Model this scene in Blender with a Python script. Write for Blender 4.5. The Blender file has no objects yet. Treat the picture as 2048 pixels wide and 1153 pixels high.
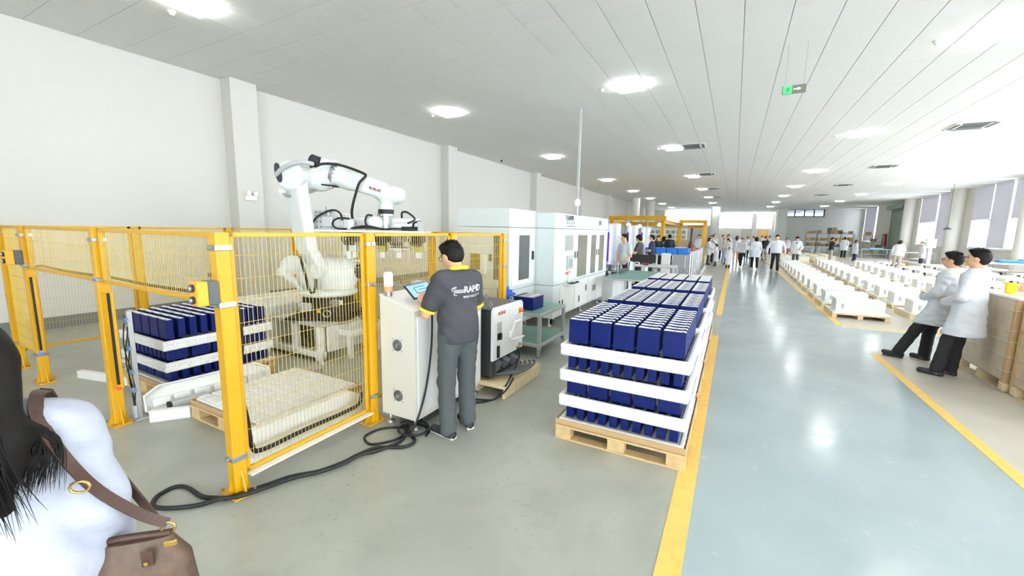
import bpy, math, random
import numpy as np
from mathutils import Vector, Matrix
from mathutils.bvhtree import BVHTree
rng = random.Random(11)
S = bpy.context.scene
COL = S.collection
PI = math.pi

# ------------------------------------------------------------------ camera
YAW, PIT, ROL, CAMZ = 0.492, 0.1397, 0.0181, 1.8
cy_, sy_, cp_, sp_ = math.cos(YAW), math.sin(YAW), math.cos(PIT), math.sin(PIT)
fwd = Vector((-sy_*cp_, cy_*cp_, -sp_)); rgt = Vector((cy_, sy_, 0)); upv = rgt.cross(fwd)
r2 = rgt*math.cos(ROL) + upv*math.sin(ROL); u2 = upv*math.cos(ROL) - rgt*math.sin(ROL)
cam = bpy.data.cameras.new('camera'); cam.sensor_width = 36; cam.lens = 820.2/2048*36
cam.clip_start = .05; cam.clip_end = 300
co = bpy.data.objects.new('camera', cam); COL.objects.link(co)
M4 = Matrix.Identity(4)
for i_, c_ in enumerate((r2, u2, -fwd)):
    for j_ in range(3): M4[j_][i_] = c_[j_]
M4.translation = (0, 0, CAMZ)
co.matrix_world = M4; S.camera = co

# ------------------------------------------------------------------ world, exposure
LAMP = 36.0          # radiance of the ceiling panels
SKY = 30.0            # daylight outside the windows
W = bpy.data.worlds.new('world'); S.world = W; W.use_nodes = True
bg = W.node_tree.nodes['Background']
bg.inputs[0].default_value = (.95, .965, 1, 1); bg.inputs[1].default_value = SKY
S.view_settings.view_transform = 'Standard'; S.view_settings.look = 'None'
S.view_settings.gamma = 1; S.view_settings.exposure = -0.69
S.view_settings.use_curve_mapping = False
S.cycles.max_bounces = 12; S.cycles.diffuse_bounces = 9; S.cycles.glossy_bounces = 4
S.cycles.transmission_bounces = 6; S.cycles.transparent_max_bounces = 12
S.cycles.sample_clamp_indirect = 10.0
S.cycles.use_denoising = True

# ------------------------------------------------------------------ materials
def lin(c):
    return tuple(((x/255)/12.92 if x/255 <= .04045 else ((x/255+.055)/1.055)**2.4) for x in c)
MC = {}
def mat(name, rgb, rough=.5, metal=0., spec=.5, noise=None, bump=None, emit=0, trans=0, coat=0):
    if name in MC: return MC[name]
    m = bpy.data.materials.new(name); m.use_nodes = True; MC[name] = m
    nt = m.node_tree; b = nt.nodes['Principled BSDF']; L = nt.links
    c = lin(rgb)
    b.inputs['Base Color'].default_value = (*c, 1)
    b.inputs['Roughness'].default_value = rough; b.inputs['Metallic'].default_value = metal
    b.inputs['Specular IOR Level'].default_value = spec
    b.inputs['Coat Weight'].default_value = coat
    b.inputs['Transmission Weight'].default_value = trans
    if emit:
        b.inputs['Emission Color'].default_value = (*c, 1); b.inputs['Emission Strength'].default_value = emit
    if noise or bump:
        tc = nt.nodes.new('ShaderNodeTexCoord'); nz = nt.nodes.new('ShaderNodeTexNoise')
        sc, amt = noise if noise else (bump[0], 0)
        nz.inputs['Scale'].default_value = sc; nz.inputs['Detail'].default_value = 4
        L.new(tc.outputs['Object'], nz.inputs['Vector'])
        if noise:
            mp = nt.nodes.new('ShaderNodeMapRange')
            mp.inputs[1].default_value = .3; mp.inputs[2].default_value = .7
            mp.inputs[3].default_value = 1-amt; mp.inputs[4].default_value = 1+amt*.6
            L.new(nz.outputs[0], mp.inputs[0])
            mx = nt.nodes.new('ShaderNodeVectorMath'); mx.operation = 'SCALE'
            mx.inputs[0].default_value = c; L.new(mp.outputs[0], mx.inputs['Scale'])
            L.new(mx.outputs[0], b.inputs['Base Color'])
        if bump:
            nz2 = nt.nodes.new('ShaderNodeTexNoise'); nz2.inputs['Scale'].default_value = bump[0]
            L.new(tc.outputs['Object'], nz2.inputs['Vector'])
            bp = nt.nodes.new('ShaderNodeBump'); bp.inputs['Strength'].default_value = bump[1]
            bp.inputs['Distance'].default_value = .01
            L.new(nz2.outputs[0], bp.inputs['Height']); L.new(bp.outputs[0], b.inputs['Normal'])
    return m

WALL = mat('wall_paint', (221, 219, 213), .8)
WALLG = mat('wall_paint_grey', (228, 232, 230), .8)
CEILT = mat('ceiling_tile', (248, 248, 247), .9, bump=(260, .12))
GROOVE = mat('ceiling_grid', (120, 122, 122), .6)
SKIRT = mat('skirting_grey', (118, 122, 120), .6)
YEL = mat('yellow_powder_coat', (208, 157, 16), .38, noise=(9, .05))
YELW = mat('sheen_yellow_wire', (206, 176, 84), .4)  # fence yellow paled, light reflected by the wires put into the colour
STRIPE = mat('yellow_floor_paint', (230, 188, 98), .5, noise=(14, .10))
BLACK = mat('black_rubber', (24, 24, 26), .55)
DARK = mat('dark_grey_metal', (52, 54, 58), .5)
CHAR = mat('charcoal_panel', (88, 92, 96), .45)
ALU = mat('aluminium', (206, 210, 212), .35, .6)
STEEL = mat('steel', (186, 188, 190), .3, .85)
GALV = mat('grey_plate', (184, 188, 188), .5)
WHITEM = mat('white_enamel', (242, 243, 241), .32)
WHITEG = mat('white_grey_enamel', (222, 230, 230), .35)
BEIGE = mat('console_enamel', (229, 227, 217), .4)
ROBO = mat('robot_white', (232, 238, 237), .32)
FOAM = mat('white_foam', (236, 236, 232), .85, bump=(220, .15))
WOOD = mat('pallet_wood', (205, 176, 128), .75, noise=(18, .16))
WOOD2 = mat('pale_plywood', (222, 202, 162), .7, noise=(12, .10))
CARD = mat('cardboard', (184, 152, 110), .8, noise=(8, .06))
CARDL = mat('wrapped_cardboard', (208, 190, 164), .35, noise=(7, .12), bump=(34, .5), coat=.4)
BLUE = mat('blue_cell_film', (8, 26, 92), .4, spec=.25)
TOPP = mat('cell_top_plate', (236, 238, 238), .45)
BIN = mat('blue_bin_plastic', (28, 112, 205), .4)
GREEN = mat('green_table_mat', (108, 150, 138), .4)
GLASSD = mat('smoked_acrylic', (70, 74, 74), .12, coat=.5)
PANEG = mat('grey_acrylic', (170, 172, 168), .2)
RED = mat('red_plastic', (190, 40, 36), .4)
ORANGE = mat('orange_plastic', (220, 110, 40), .4)
AMBER = mat('safety_amber', (232, 168, 40), .45)
PURPLE = mat('purple_film', (92, 62, 196), .4)
SKIN = mat('skin', (214, 164, 132), .55)
HAIR = mat('black_hair', (22, 19, 18), .6, spec=.2)
HAIRG = mat('grey_hair', (120, 112, 108), .5)
HAIRB = mat('brown_hair', (66, 44, 34), .5)
CLOTHW = mat('white_lab_coat', (218, 222, 230), .75, bump=(17, .9))
CLOTHW_SHADED = mat('shaded_white_coat', (186, 190, 206), .75, bump=(17, .9))  # white coat with shade put into the base colour, for the foreground woman
CLOTHB = mat('black_cloth', (28, 28, 32), .8)
CLOTHD = mat('dark_grey_polo', (62, 62, 68), .75, bump=(9, .3))
TROUG = mat('slate_trousers', (74, 80, 82), .8, bump=(11, .45))
CLOTHG = mat('light_grey_shirt', (196, 202, 202), .8)
CLOTHY = mat('yellow_trim', (226, 208, 62), .7)
CLOTHS = mat('pale_green_shirt', (206, 222, 214), .8)
CLOTHN = mat('navy_cloth', (44, 48, 78), .8)
CLOTHK = mat('khaki_cloth', (172, 166, 152), .8)
CLOTHP = mat('red_print_cloth', (176, 62, 70), .8)
BLUEJ = mat('light_blue_denim', (150, 176, 210), .8)
SHOED = mat('dark_shoe', (42, 44, 48), .6)
SHOEW = mat('white_shoe', (224, 224, 220), .6)
LEATH = mat('brown_leather', (70, 46, 36), .5)
BAGM = mat('brown_print_bag', (92, 70, 55), .55, noise=(34, .35))
BRASS = mat('brass', (196, 164, 92), .25, .9)
LIP = mat('lips', (176, 106, 96), .5)
EYE = mat('dark_eye', (30, 24, 22), .3)
INK = mat('dark_ink', (60, 62, 70), .6)
REDINK = mat('red_ink', (196, 60, 50), .6)
WHITEINK = mat('white_print', (214, 216, 220), .6)
SHUT = mat('shutter_green_grey', (150, 166, 154), .5)
CREAMB = mat('cream_casing', (236, 232, 214), .5)
WHITEB = mat('battery_casing', (240, 240, 238), .42)
LED = mat('led_diffuser', (255, 255, 252), .4, emit=LAMP)
UVLED = mat('violet_led', (190, 176, 255), .4, emit=9.0)
SCREEN = mat('lit_screen', (150, 196, 228), .3, emit=.75)
SCREENG = mat('grey_screen', (150, 160, 164), .25, emit=.25)
EXITG = mat('exit_green', (70, 224, 120), .4, emit=1.2)
EXITP = mat('exit_pale', (214, 255, 224), .4, emit=1.3)
BEACON = mat('beacon_lens', (252, 250, 244), .3, emit=1.0)
BEACO = mat('beacon_orange', (238, 160, 110), .3)
REDLED = mat('red_led', (255, 60, 40), .3, emit=2.5)
BLUELED = mat('blue_led', (70, 90, 255), .3, emit=2.5)

def glass_mat(name, tint, gloss=.08):
    m = bpy.data.materials.new(name); m.use_nodes = True; nt = m.node_tree
    nt.nodes.remove(nt.nodes['Principled BSDF']); o = nt.nodes['Material Output']
    t = nt.nodes.new('ShaderNodeBsdfTransparent'); t.inputs[0].default_value = (*lin(tint), 1)
    g = nt.nodes.new('ShaderNodeBsdfGlossy'); g.inputs['Roughness'].default_value = .03
    mx = nt.nodes.new('ShaderNodeMixShader'); mx.inputs[0].default_value = gloss
    nt.links.new(t.outputs[0], mx.inputs[1]); nt.links.new(g.outputs[0], mx.inputs[2])
    nt.links.new(mx.outputs[0], o.inputs[0]); return m
PANE = glass_mat('window_glass', (242, 246, 248))
PANEC = glass_mat('corridor_glass', (150, 158, 164), .2)
def blind_mat():
    m = bpy.data.materials.new('roller_blind_fabric'); m.use_nodes = True; nt = m.node_tree
    nt.nodes.remove(nt.nodes['Principled BSDF']); o = nt.nodes['Material Output']
    a = nt.nodes.new('ShaderNodeBsdfDiffuse'); a.inputs[0].default_value = (*lin((214, 212, 218)), 1)
    b = nt.nodes.new('ShaderNodeBsdfTranslucent'); b.inputs[0].default_value = (*lin((206, 204, 210)), 1)
    mx = nt.nodes.new('ShaderNodeMixShader'); mx.inputs[0].default_value = .22
    nt.links.new(a.outputs[0], mx.inputs[1]); nt.links.new(b.outputs[0], mx.inputs[2])
    nt.links.new(mx.outputs[0], o.inputs[0]); return m
BLIND = blind_mat()

def floor_mat():
    m = bpy.data.materials.new('floor_concrete_and_epoxy'); m.use_nodes = True; nt = m.node_tree; L = nt.links
    b = nt.nodes['Principled BSDF']
    N = nt.nodes.new
    tc = N('ShaderNodeTexCoord'); sx = N('ShaderNodeSeparateXYZ'); L.new(tc.outputs['Object'], sx.inputs[0])
    def math_(op, a, bb):
        n = N('ShaderNodeMath'); n.operation = op
        for k, v in ((0, a), (1, bb)):
            if isinstance(v, (int, float)): n.inputs[k].default_value = v
            else: L.new(v, n.inputs[k])
        return n.outputs[0]
    X, Y = sx.outputs[0], sx.outputs[1]
    main = math_('MULTIPLY', math_('GREATER_THAN', X, -.11), math_('LESS_THAN', X, 2.05))
    cross = math_('MULTIPLY', math_('GREATER_THAN', X, 2.0), math_('MULTIPLY', math_('GREATER_THAN', Y, 8.3), math_('LESS_THAN', Y, 10.2)))
    aisle = math_('MAXIMUM', main, cross)
    right = math_('MULTIPLY', math_('GREATER_THAN', X, 2.05), math_('SUBTRACT', 1, cross))
    def noise(scale, detail=5, dist=0):
        n = N('ShaderNodeTexNoise'); n.inputs['Scale'].default_value = scale; n.inputs['Detail'].default_value = detail
        n.inputs['Distortion'].default_value = dist
        L.new(tc.outputs['Object'], n.inputs['Vector']); return n.outputs[0]
    def ramp(src, lo, hi, a, c):
        n = N('ShaderNodeMapRange'); n.inputs[1].default_value = lo; n.inputs[2].default_value = hi
        n.inputs[3].default_value = a; n.inputs[4].default_value = c; L.new(src, n.inputs[0]); return n.outputs[0]
    def mixc(f, a, c):
        n = N('ShaderNodeMix'); n.data_type = 'RGBA'
        if isinstance(f, (int, float)): n.inputs[0].default_value = f
        else: L.new(f, n.inputs[0])
        for k, v in ((6, a), (7, c)):
            if isinstance(v, tuple): n.inputs[k].default_value = (*lin(v), 1)
            else: L.new(v, n.inputs[k])
        return n.outputs[2]
    conc = mixc(ramp(noise(1.3, 6, .6), .35, .65, 0, 1), (160, 162, 152), (177, 178, 168))
    conc = mixc(ramp(noise(6, 6), .55, .75, 0, .35), conc, (148, 150, 136))
    spots = math_('MULTIPLY', ramp(noise(30, 2), .63, .72, 0, 1), ramp(noise(1.1, 2), .48, .6, .05, .45))
    conc = mixc(spots, conc, (110, 110, 104))
    blue = mixc(ramp(noise(1.1, 5), .35, .65, 0, 1), (166, 180, 184), (178, 191, 194))
    blue = mixc(ramp(noise(9, 3), .66, .70, 0, .35), blue, (198, 206, 206))
    warm = mixc(ramp(noise(1.2, 5), .35, .65, 0, 1), (200, 194, 182), (212, 207, 196))
    col = mixc(aisle, conc, blue); col = mixc(right, col, warm)
    L.new(col, b.inputs['Base Color'])
    rg = math_('ADD', math_('MULTIPLY', aisle, -.19), math_('ADD', ramp(noise(5, 4), .3, .7, -.04, .05), .34))
    L.new(rg, b.inputs['Roughness'])
    bp = N('ShaderNodeBump'); bp.inputs['Strength'].default_value = .06; bp.inputs['Distance'].default_value = .02
    L.new(noise(3.2, 3), bp.inputs['Height']); L.new(bp.outputs[0], b.inputs['Normal'])
    return m
FLOORM = floor_mat()

# ------------------------------------------------------------------ mesh collector
class G:
    def __init__(s): s.v = []; s.f = []; s.m = []; s.s = []; s.mats = []
    def mi(s, m):
        if m not in s.mats: s.mats.append(m)
        return s.mats.index(m)
    def add(s, vs, fs, m, sm=False):
        o = len(s.v); k = s.mi(m)
        s.v.extend(tuple(map(float, v)) for v in vs)
        for f in fs: s.f.append(tuple(i+o for i in f)); s.m.append(k); s.s.append(sm)
        return s
    def box(s, c, d, m, rz=0, R=None):
        x, y, z = d[0]/2, d[1]/2, d[2]/2
        vs = [(-x,-y,-z),(x,-y,-z),(x,y,-z),(-x,y,-z),(-x,-y,z),(x,-y,z),(x,y,z),(-x,y,z)]
        if rz: R = Matrix.Rotation(rz, 3, 'Z')
        if R is not None: vs = [R @ Vector(v) for v in vs]
        vs = [(v[0]+c[0], v[1]+c[1], v[2]+c[2]) for v in vs]
        return s.add(vs, [(0,3,2,1),(4,5,6,7),(0,1,5,4),(1,2,6,5),(2,3,7,6),(3,0,4,7)], m)
    def bb(s, x0, x1, y0, y1, z0, z1, m):
        return s.box(((x0+x1)/2, (y0+y1)/2, (z0+z1)/2), (abs(x1-x0), abs(y1-y0), abs(z1-z0)), m)
    def rb(s, c, d, m, b=.01, rz=0, R=None):          # box with every edge chamfered
        x, y, z = d[0]/2, d[1]/2, d[2]/2; b = min(b, x*.9, y*.9, z*.9)
        vs = []; ix = {}
        for sx in (-1, 1):
            for sy in (-1, 1):
                for sz in (-1, 1):
                    for a in range(3):
                        p = [sx*(x-b), sy*(y-b), sz*(z-b)]; p[a] = (sx*x, sy*y, sz*z)[a]
                        ix[sx, sy, sz, a] = len(vs); vs.append(p)
        fs = []
        for a in range(3):
            o = [k for k in range(3) if k != a]
            for sg in (-1, 1):
                q = []
                for (p, r) in ((-1,-1),(1,-1),(1,1),(-1,1)):
                    k = [0,0,0]; k[a] = sg; k[o[0]] = p; k[o[1]] = r; q.append(ix[(*k, a)])
                fs.append(tuple(q))
        for a in range(3):
            o = [k for k in range(3) if k != a]
            for p in (-1, 1):
                for r in (-1, 1):
                    k = [0,0,0]; k[o[0]] = p; k[o[1]] = r
                    k[a] = -1; A_ = tuple(k); k[a] = 1; B_ = tuple(k)
                    fs.append((ix[(*A_, o[0])], ix[(*B_, o[0])], ix[(*B_, o[1])], ix[(*A_, o[1])]))
        for sx in (-1, 1):
            for sy in (-1, 1):
                for sz in (-1, 1): fs.append(tuple(ix[sx, sy, sz, a] for a in range(3)))
        # orient outward
        V = [Vector(v) for v in vs]; out = []
        for f in fs:
            n = (V[f[1]]-V[f[0]]).cross(V[f[2]]-V[f[0]]); cc = sum((V[i] for i in f), Vector())
            out.append(f if n.dot(cc) > 0 else f[::-1])
        if rz: R = Matrix.Rotation(rz, 3, 'Z')
        if R is not None: V = [R @ v for v in V]
        return s.add([(v[0]+c[0], v[1]+c[1], v[2]+c[2]) for v in V], out, m)
    def rbb(s, x0, x1, y0, y1, z0, z1, m, b=.01):
        return s.rb(((x0+x1)/2, (y0+y1)/2, (z0+z1)/2), (abs(x1-x0), abs(y1-y0), abs(z1-z0)), m, b)
    def cyl(s, p0, p1, r0, m, r1=None, n=16, sm=True, caps=True):
        r1 = r0 if r1 is None else r1
        p0 = Vector(p0); p1 = Vector(p1); d = (p1-p0).normalized()
        a = d.orthogonal().normalized(); b = d.cross(a); vs = []
        for p, r in ((p0, r0), (p1, r1)):
            for i in range(n):
                t = 2*PI*i/n; vs.append(p + (a*math.cos(t)+b*math.sin(t))*r)
        s.add(vs, [(i, (i+1) % n, n+(i+1) % n, n+i) for i in range(n)], m, sm)
        if caps: s.add(vs, [tuple(range(n))[::-1], tuple(range(n, 2*n))], m)
        return s
    def tube(s, pts, r, m, n=8, closed=False, caps=True):
        P = [Vector(p) for p in pts]; k = len(P); vs = []; a = None
        R_ = r if hasattr(r, '__len__') else [r]*k
        for i in range(k):
            if closed: d = P[(i+1) % k]-P[i-1]
            else: d = P[min(i+1, k-1)]-P[max(i-1, 0)]
            d = d.normalized() if d.length > 1e-9 else Vector((0,0,1))
            if a is None: a = d.orthogonal()
            a = a - d*a.dot(d); a = a.normalized() if a.length > 1e-6 else d.orthogonal().normalized()
            b = d.cross(a)
            for j in range(n):
                t = 2*PI*j/n; vs.append(P[i] + (a*math.cos(t)+b*math.sin(t))*R_[i])
        fs = [(i*n+j, i*n+(j+1) % n, ((i+1) % k)*n+(j+1) % n, ((i+1) % k)*n+j) for i in range(k if closed else k-1) for j in range(n)]
        s.add(vs, fs, m, True)
        if caps and not closed: s.add(vs, [tuple(range(n))[::-1], tuple(range((k-1)*n, k*n))], m)
        return s
    def prism(s, poly, a0, a1, m, axis='y', sm=False):  # polygon in the other two axes, extruded along axis
        n = len(poly)
        def P(u, v, a): return {'y': (u, a, v), 'x': (a, u, v), 'z': (u, v, a)}[axis]
        vs = [P(u, v, a0) for u, v in poly] + [P(u, v, a1) for u, v in poly]
        ar = sum(poly[i][0]*poly[(i+1) % n][1]-poly[(i+1) % n][0]*poly[i][1] for i in range(n))
        fl = (ar > 0) == (axis in 'xz'); fl = fl if a1 > a0 else not fl
        side = [(i, (i+1) % n, n+(i+1) % n, n+i) for i in range(n)]; c0 = tuple(range(n))[::-1]; c1 = tuple(range(n, 2*n))
        if not fl: side = [f[::-1] for f in side]; c0 = c0[::-1]; c1 = c1[::-1]
        s.add(vs, side, m, sm); s.add(vs, [c0, c1], m); return s
    def lathe(s, prof, m, c=(0,0,0), n=24, axis='z'):
        vs = []; k = len(prof)
        for r, h in prof:
            for i in range(n):
                t = 2*PI*i/n; x, y = r*math.cos(t), r*math.sin(t)
                p = {'z': (x, y, h), 'x': (h, x, y), 'y': (y, h, x)}[axis]
                vs.append((p[0]+c[0], p[1]+c[1], p[2]+c[2]))
        fs = [(j*n+i, j*n+(i+1) % n, (j+1)*n+(i+1) % n, (j+1)*n+i) for j in range(k-1) for i in range(n)]
        s.add(vs, fs, m, True); s.add(vs, [tuple(range(n))[::-1], tuple(range((k-1)*n, k*n))], m); return s
    def loft(s, secs, m, n=24, caps=True):             # sections: (centre, u, v, exponent)
        vs = []
        for c, u, v, e in secs:
            c = Vector(c); u = Vector(u); v = Vector(v)
            for i in range(n):
                t = 2*PI*i/n; ct, st = math.cos(t), math.sin(t)
                vs.append(c + u*math.copysign(abs(ct)**(2/e), ct) + v*math.copysign(abs(st)**(2/e), st))
        k = len(secs)
        s.add(vs, [(j*n+i, j*n+(i+1) % n, (j+1)*n+(i+1) % n, (j+1)*n+i) for j in range(k-1) for i in range(n)], m, True)
        if caps: s.add(vs, [tuple(range(n))[::-1], tuple(range((k-1)*n, k*n))], m)
        return s
    def ball(s, c, r, m, n=10, R=None):
        r = r if hasattr(r, '__len__') else (r, r, r); vs = []; k = n//2+1
        for j in range(k):
            p = PI*j/(k-1)
            for i in range(n):
                t = 2*PI*i/n; v = Vector((r[0]*math.sin(p)*math.cos(t), r[1]*math.sin(p)*math.sin(t), -r[2]*math.cos(p)))
                if R is not None: v = R @ v
                vs.append((v[0]+c[0], v[1]+c[1], v[2]+c[2]))
        return s.add(vs, [(j*n+i, j*n+(i+1) % n, (j+1)*n+(i+1) % n, (j+1)*n+i) for j in range(k-1) for i in range(n)], m, True)
    def mesh(s, name):
        me = bpy.data.meshes.new(name); me.from_pydata(s.v, [], s.f)
        for m in s.mats: me.materials.append(m)
        me.polygons.foreach_set('material_index', s.m); me.polygons.foreach_set('use_smooth', s.s)
        me.update(); return me
    def obj(s, name, parent=None, label=None, kind=None, loc=None):
        return link(name, s.mesh(name), parent, label, kind, loc)
def link(name, me, parent=None, label=None, kind=None, loc=None, rz=0):
    o = bpy.data.objects.new(name, me); COL.objects.link(o)
    if parent is not None: o.parent = parent
    if loc: o.location = loc
    if rz: o.rotation_euler = (0, 0, rz)
    if label: o['label'] = label
    if kind: o['kind'] = kind
    return o
def tag(o, label, cat, group=None):
    o['label'] = label; o['category'] = cat
    if group: o['group'] = group
    return o
def thing(name, label, cat, loc=(0,0,0), rz=0, group=None):
    o = bpy.data.objects.new(name, None); COL.objects.link(o); o.empty_display_size = .1
    o.location = loc; o.rotation_euler = (0, 0, rz); return tag(o, label, cat, group)
def dup(o, loc=None, label=None, rz=None, group=None, parent=None):
    c = o.copy(); COL.objects.link(c)
    if parent is not None: c.parent = parent
    if loc is not None: c.location = loc
    if rz is not None: c.rotation_euler = (0, 0, rz)
    if label: c['label'] = label
    if group: c['group'] = group
    for ch in list(o.children): dup(ch, parent=c)
    return c
def struct(name, g, parent=None): return g.obj(name, parent, kind='structure')
def spline(pts, k=6):
    P = [Vector(p) for p in pts]; out = []
    for i in range(len(P)-1):
        a, b, c, d = P[max(i-1, 0)], P[i], P[i+1], P[min(i+2, len(P)-1)]
        for j in range(k):
            t = j/k; out.append(.5*((2*b)+(c-a)*t+(2*a-5*b+4*c-d)*t*t+(3*b-a-3*c+d)*t**3))
    return out+[P[-1]]
ORD = ['zeroth','first','second','third','fourth','fifth','sixth','seventh','eighth','ninth','tenth','eleventh','twelfth','thirteenth','fourteenth','fifteenth','sixteenth']
def textmesh(txt, size, m, bold=0, extrude=.001):
    cu = bpy.data.curves.new('t', 'FONT'); cu.body = txt; cu.size = size; cu.align_x = 'CENTER'; cu.align_y = 'CENTER'
    cu.extrude = extrude; cu.offset = bold
    o = bpy.data.objects.new('t', cu); COL.objects.link(o)
    me = bpy.data.meshes.new_from_object(o.evaluated_get(bpy.context.evaluated_depsgraph_get()))
    bpy.data.objects.remove(o); bpy.data.curves.remove(cu)
    me.materials.clear(); me.materials.append(m); return me
def text(name, txt, size, m, parent, loc, rot, bold=0, label=None, sx=1):
    me = textmesh(txt, size, m, bold); o = link(name, me, parent, label)
    o.location = loc; o.rotation_euler = rot; o.scale = (sx, 1, 1); return o

# ------------------------------------------------------------------ implicit surfaces: one continuous skin over many limbs
def sdf_prim(P, p):
    k = p[0]
    if k == 'c':
        a = np.array(p[1], float); b = np.array(p[2], float); s = np.array(p[6], float) if len(p) > 6 else np.ones(3)
        q = (P-a)/s; d = (b-a)/s; dd = d@d
        t = np.clip((q@d)/dd, 0, 1) if dd > 1e-12 else np.zeros(len(P))
        return (np.linalg.norm(q-t[:, None]*d, axis=1)-(p[3]+(p[4]-p[3])*t))*s.min()
    if k == 'e':
        q = P-np.array(p[1], float); r = np.array(p[2], float)
        if len(p) > 4 and p[4] is not None: q = q @ np.array(p[4])
        k0 = np.linalg.norm(q/r, axis=1); k1 = np.linalg.norm(q/(r*r), axis=1)
        return k0*(k0-1)/np.maximum(k1, 1e-9)
    if k == 'b':
        q = P-np.array(p[1], float); h = np.array(p[2], float)-p[3]
        if len(p) > 5 and p[5] is not None: q = q @ np.array(p[5])
        q = np.abs(q)-h
        return np.linalg.norm(np.maximum(q, 0), axis=1)+np.minimum(q.max(1), 0)-p[3]
def pmat(p): return p[5] if p[0] == 'c' else p[3] if p[0] == 'e' else p[4]
def pbox(p):
    if p[0] == 'c':
        s = np.array(p[6]) if len(p) > 6 else np.ones(3); r = max(p[3], p[4])*s
        a = np.array(p[1], float); b = np.array(p[2], float); return np.minimum(a, b)-r, np.maximum(a, b)+r
    r = np.array(p[2], float)
    if (p[0] == 'e' and len(p) > 4) or (p[0] == 'b' and len(p) > 5): r = np.ones(3)*np.linalg.norm(r)
    return np.array(p[1])-r, np.array(p[1])+r
def sdf_into(g, prims, res, k=.03, off=0., clips=(), xf=None, wr=0):
    bx = [pbox(p) for p in prims]
    lo = np.min([b[0] for b in bx], 0)-off-2*res-k*.3; hi = np.max([b[1] for b in bx], 0)+off+2*res+k*.3
    n = np.ceil((hi-lo)/res).astype(int)+1
    ax = [lo[i]+res*np.arange(n[i]) for i in range(3)]
    P = np.stack(np.meshgrid(*ax, indexing='ij'), -1).reshape(-1, 3)
    F = None; best = None; arg = np.zeros(len(P), int)
    for i, p in enumerate(prims):
        d = np.full(len(P), 9.); b0, b1 = bx[i]; m_ = .12+off+k
        sel = np.all((P > b0-m_) & (P < b1+m_), axis=1)
        d[sel] = sdf_prim(P[sel], p)
        if F is None: F = d; best = d.copy()
        else:
            h = np.maximum(k-np.abs(F-d), 0)/k; F = np.minimum(F, d)-h*h*k*.25
            w = d < best; arg[w] = i; best = np.minimum(best, d)
    F = F-off
    if wr:
        x_, y_, z_ = P.T
        F = F+wr*(np.sin(31*x_+19*z_+2*np.sin(13*y_+4*x_))*np.sin(23*z_-11*y_+9*x_)+.7*np.sin(52*z_+17*x_+3*np.sin(9*z_))*np.sin(21*y_+13*x_))
    for c in clips: F = np.maximum(F, c(P))
    F = F.reshape(n); arg = arg.reshape(n)
    ins = F < 0
    cs = np.zeros(n-1, int)
    C = [(i, j, l) for i in (0,1) for j in (0,1) for l in (0,1)]
    def sl(a, c): return a[c[0]:n[0]-1+c[0], c[1]:n[1]-1+c[1], c[2]:n[2]-1+c[2]]
    for c in C: cs += sl(ins, c)
    act = (cs > 0) & (cs < 8)
    acc = np.zeros((*(n-1), 3)); cnt = np.zeros(n-1)
    for a in range(3):
        for c in C:
            if c[a]: continue
            c2 = list(c); c2[a] = 1
            f0, f1 = sl(F, c), sl(F, c2); cr = (f0 < 0) != (f1 < 0)
            t = np.where(cr, f0/np.where(cr, f0-f1, 1), 0); t = np.clip(t, 0, 1)
            for b in range(3): acc[..., b] += np.where(cr, (c[b]+(t if b == a else 0)), 0)
            cnt += cr
    idx = -np.ones(n-1, int); A = np.argwhere(act); idx[act] = np.arange(len(A))
    V = lo+(A+acc[act]/np.maximum(cnt[act], 1)[:, None])*res
    va = arg[:-1, :-1, :-1][act]
    quads = []
    for a in range(3):
        b, c = (a+1) % 3, (a+2) % 3
        i0 = [slice(None)]*3; i0[a] = slice(0, -1); i1 = [slice(None)]*3; i1[a] = slice(1, None)
        s0 = ins[tuple(i0)]; s1 = ins[tuple(i1)]
        E_ = np.argwhere(s0 != s1)
        E_ = E_[(E_[:, b] > 0) & (E_[:, c] > 0) & (E_[:, b] < n[b]-1) & (E_[:, c] < n[c]-1)]
        if not len(E_): continue
        q = []
        for db, dc in ((-1,-1),(0,-1),(0,0),(-1,0)):
            e = E_.copy(); e[:, b] += db; e[:, c] += dc; q.append(idx[e[:, 0], e[:, 1], e[:, 2]])
        q = np.stack(q, 1); s_ = ins[E_[:, 0], E_[:, 1], E_[:, 2]]
        q[~s_] = q[~s_][:, ::-1]; quads.append(q)
    Q = np.concatenate(quads); Q = Q[(Q >= 0).all(1)]
    if xf is not None: V = V @ np.array(xf)[:3, :3].T + np.array(xf)[:3, 3]
    o = len(g.v); g.v.extend(map(tuple, V.tolist()))
    pm = [g.mi(pmat(p)) for p in prims]
    for f in Q.tolist(): g.f.append(tuple(i+o for i in f)); g.m.append(pm[va[f[0]]]); g.s.append(True)
    return g

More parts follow.
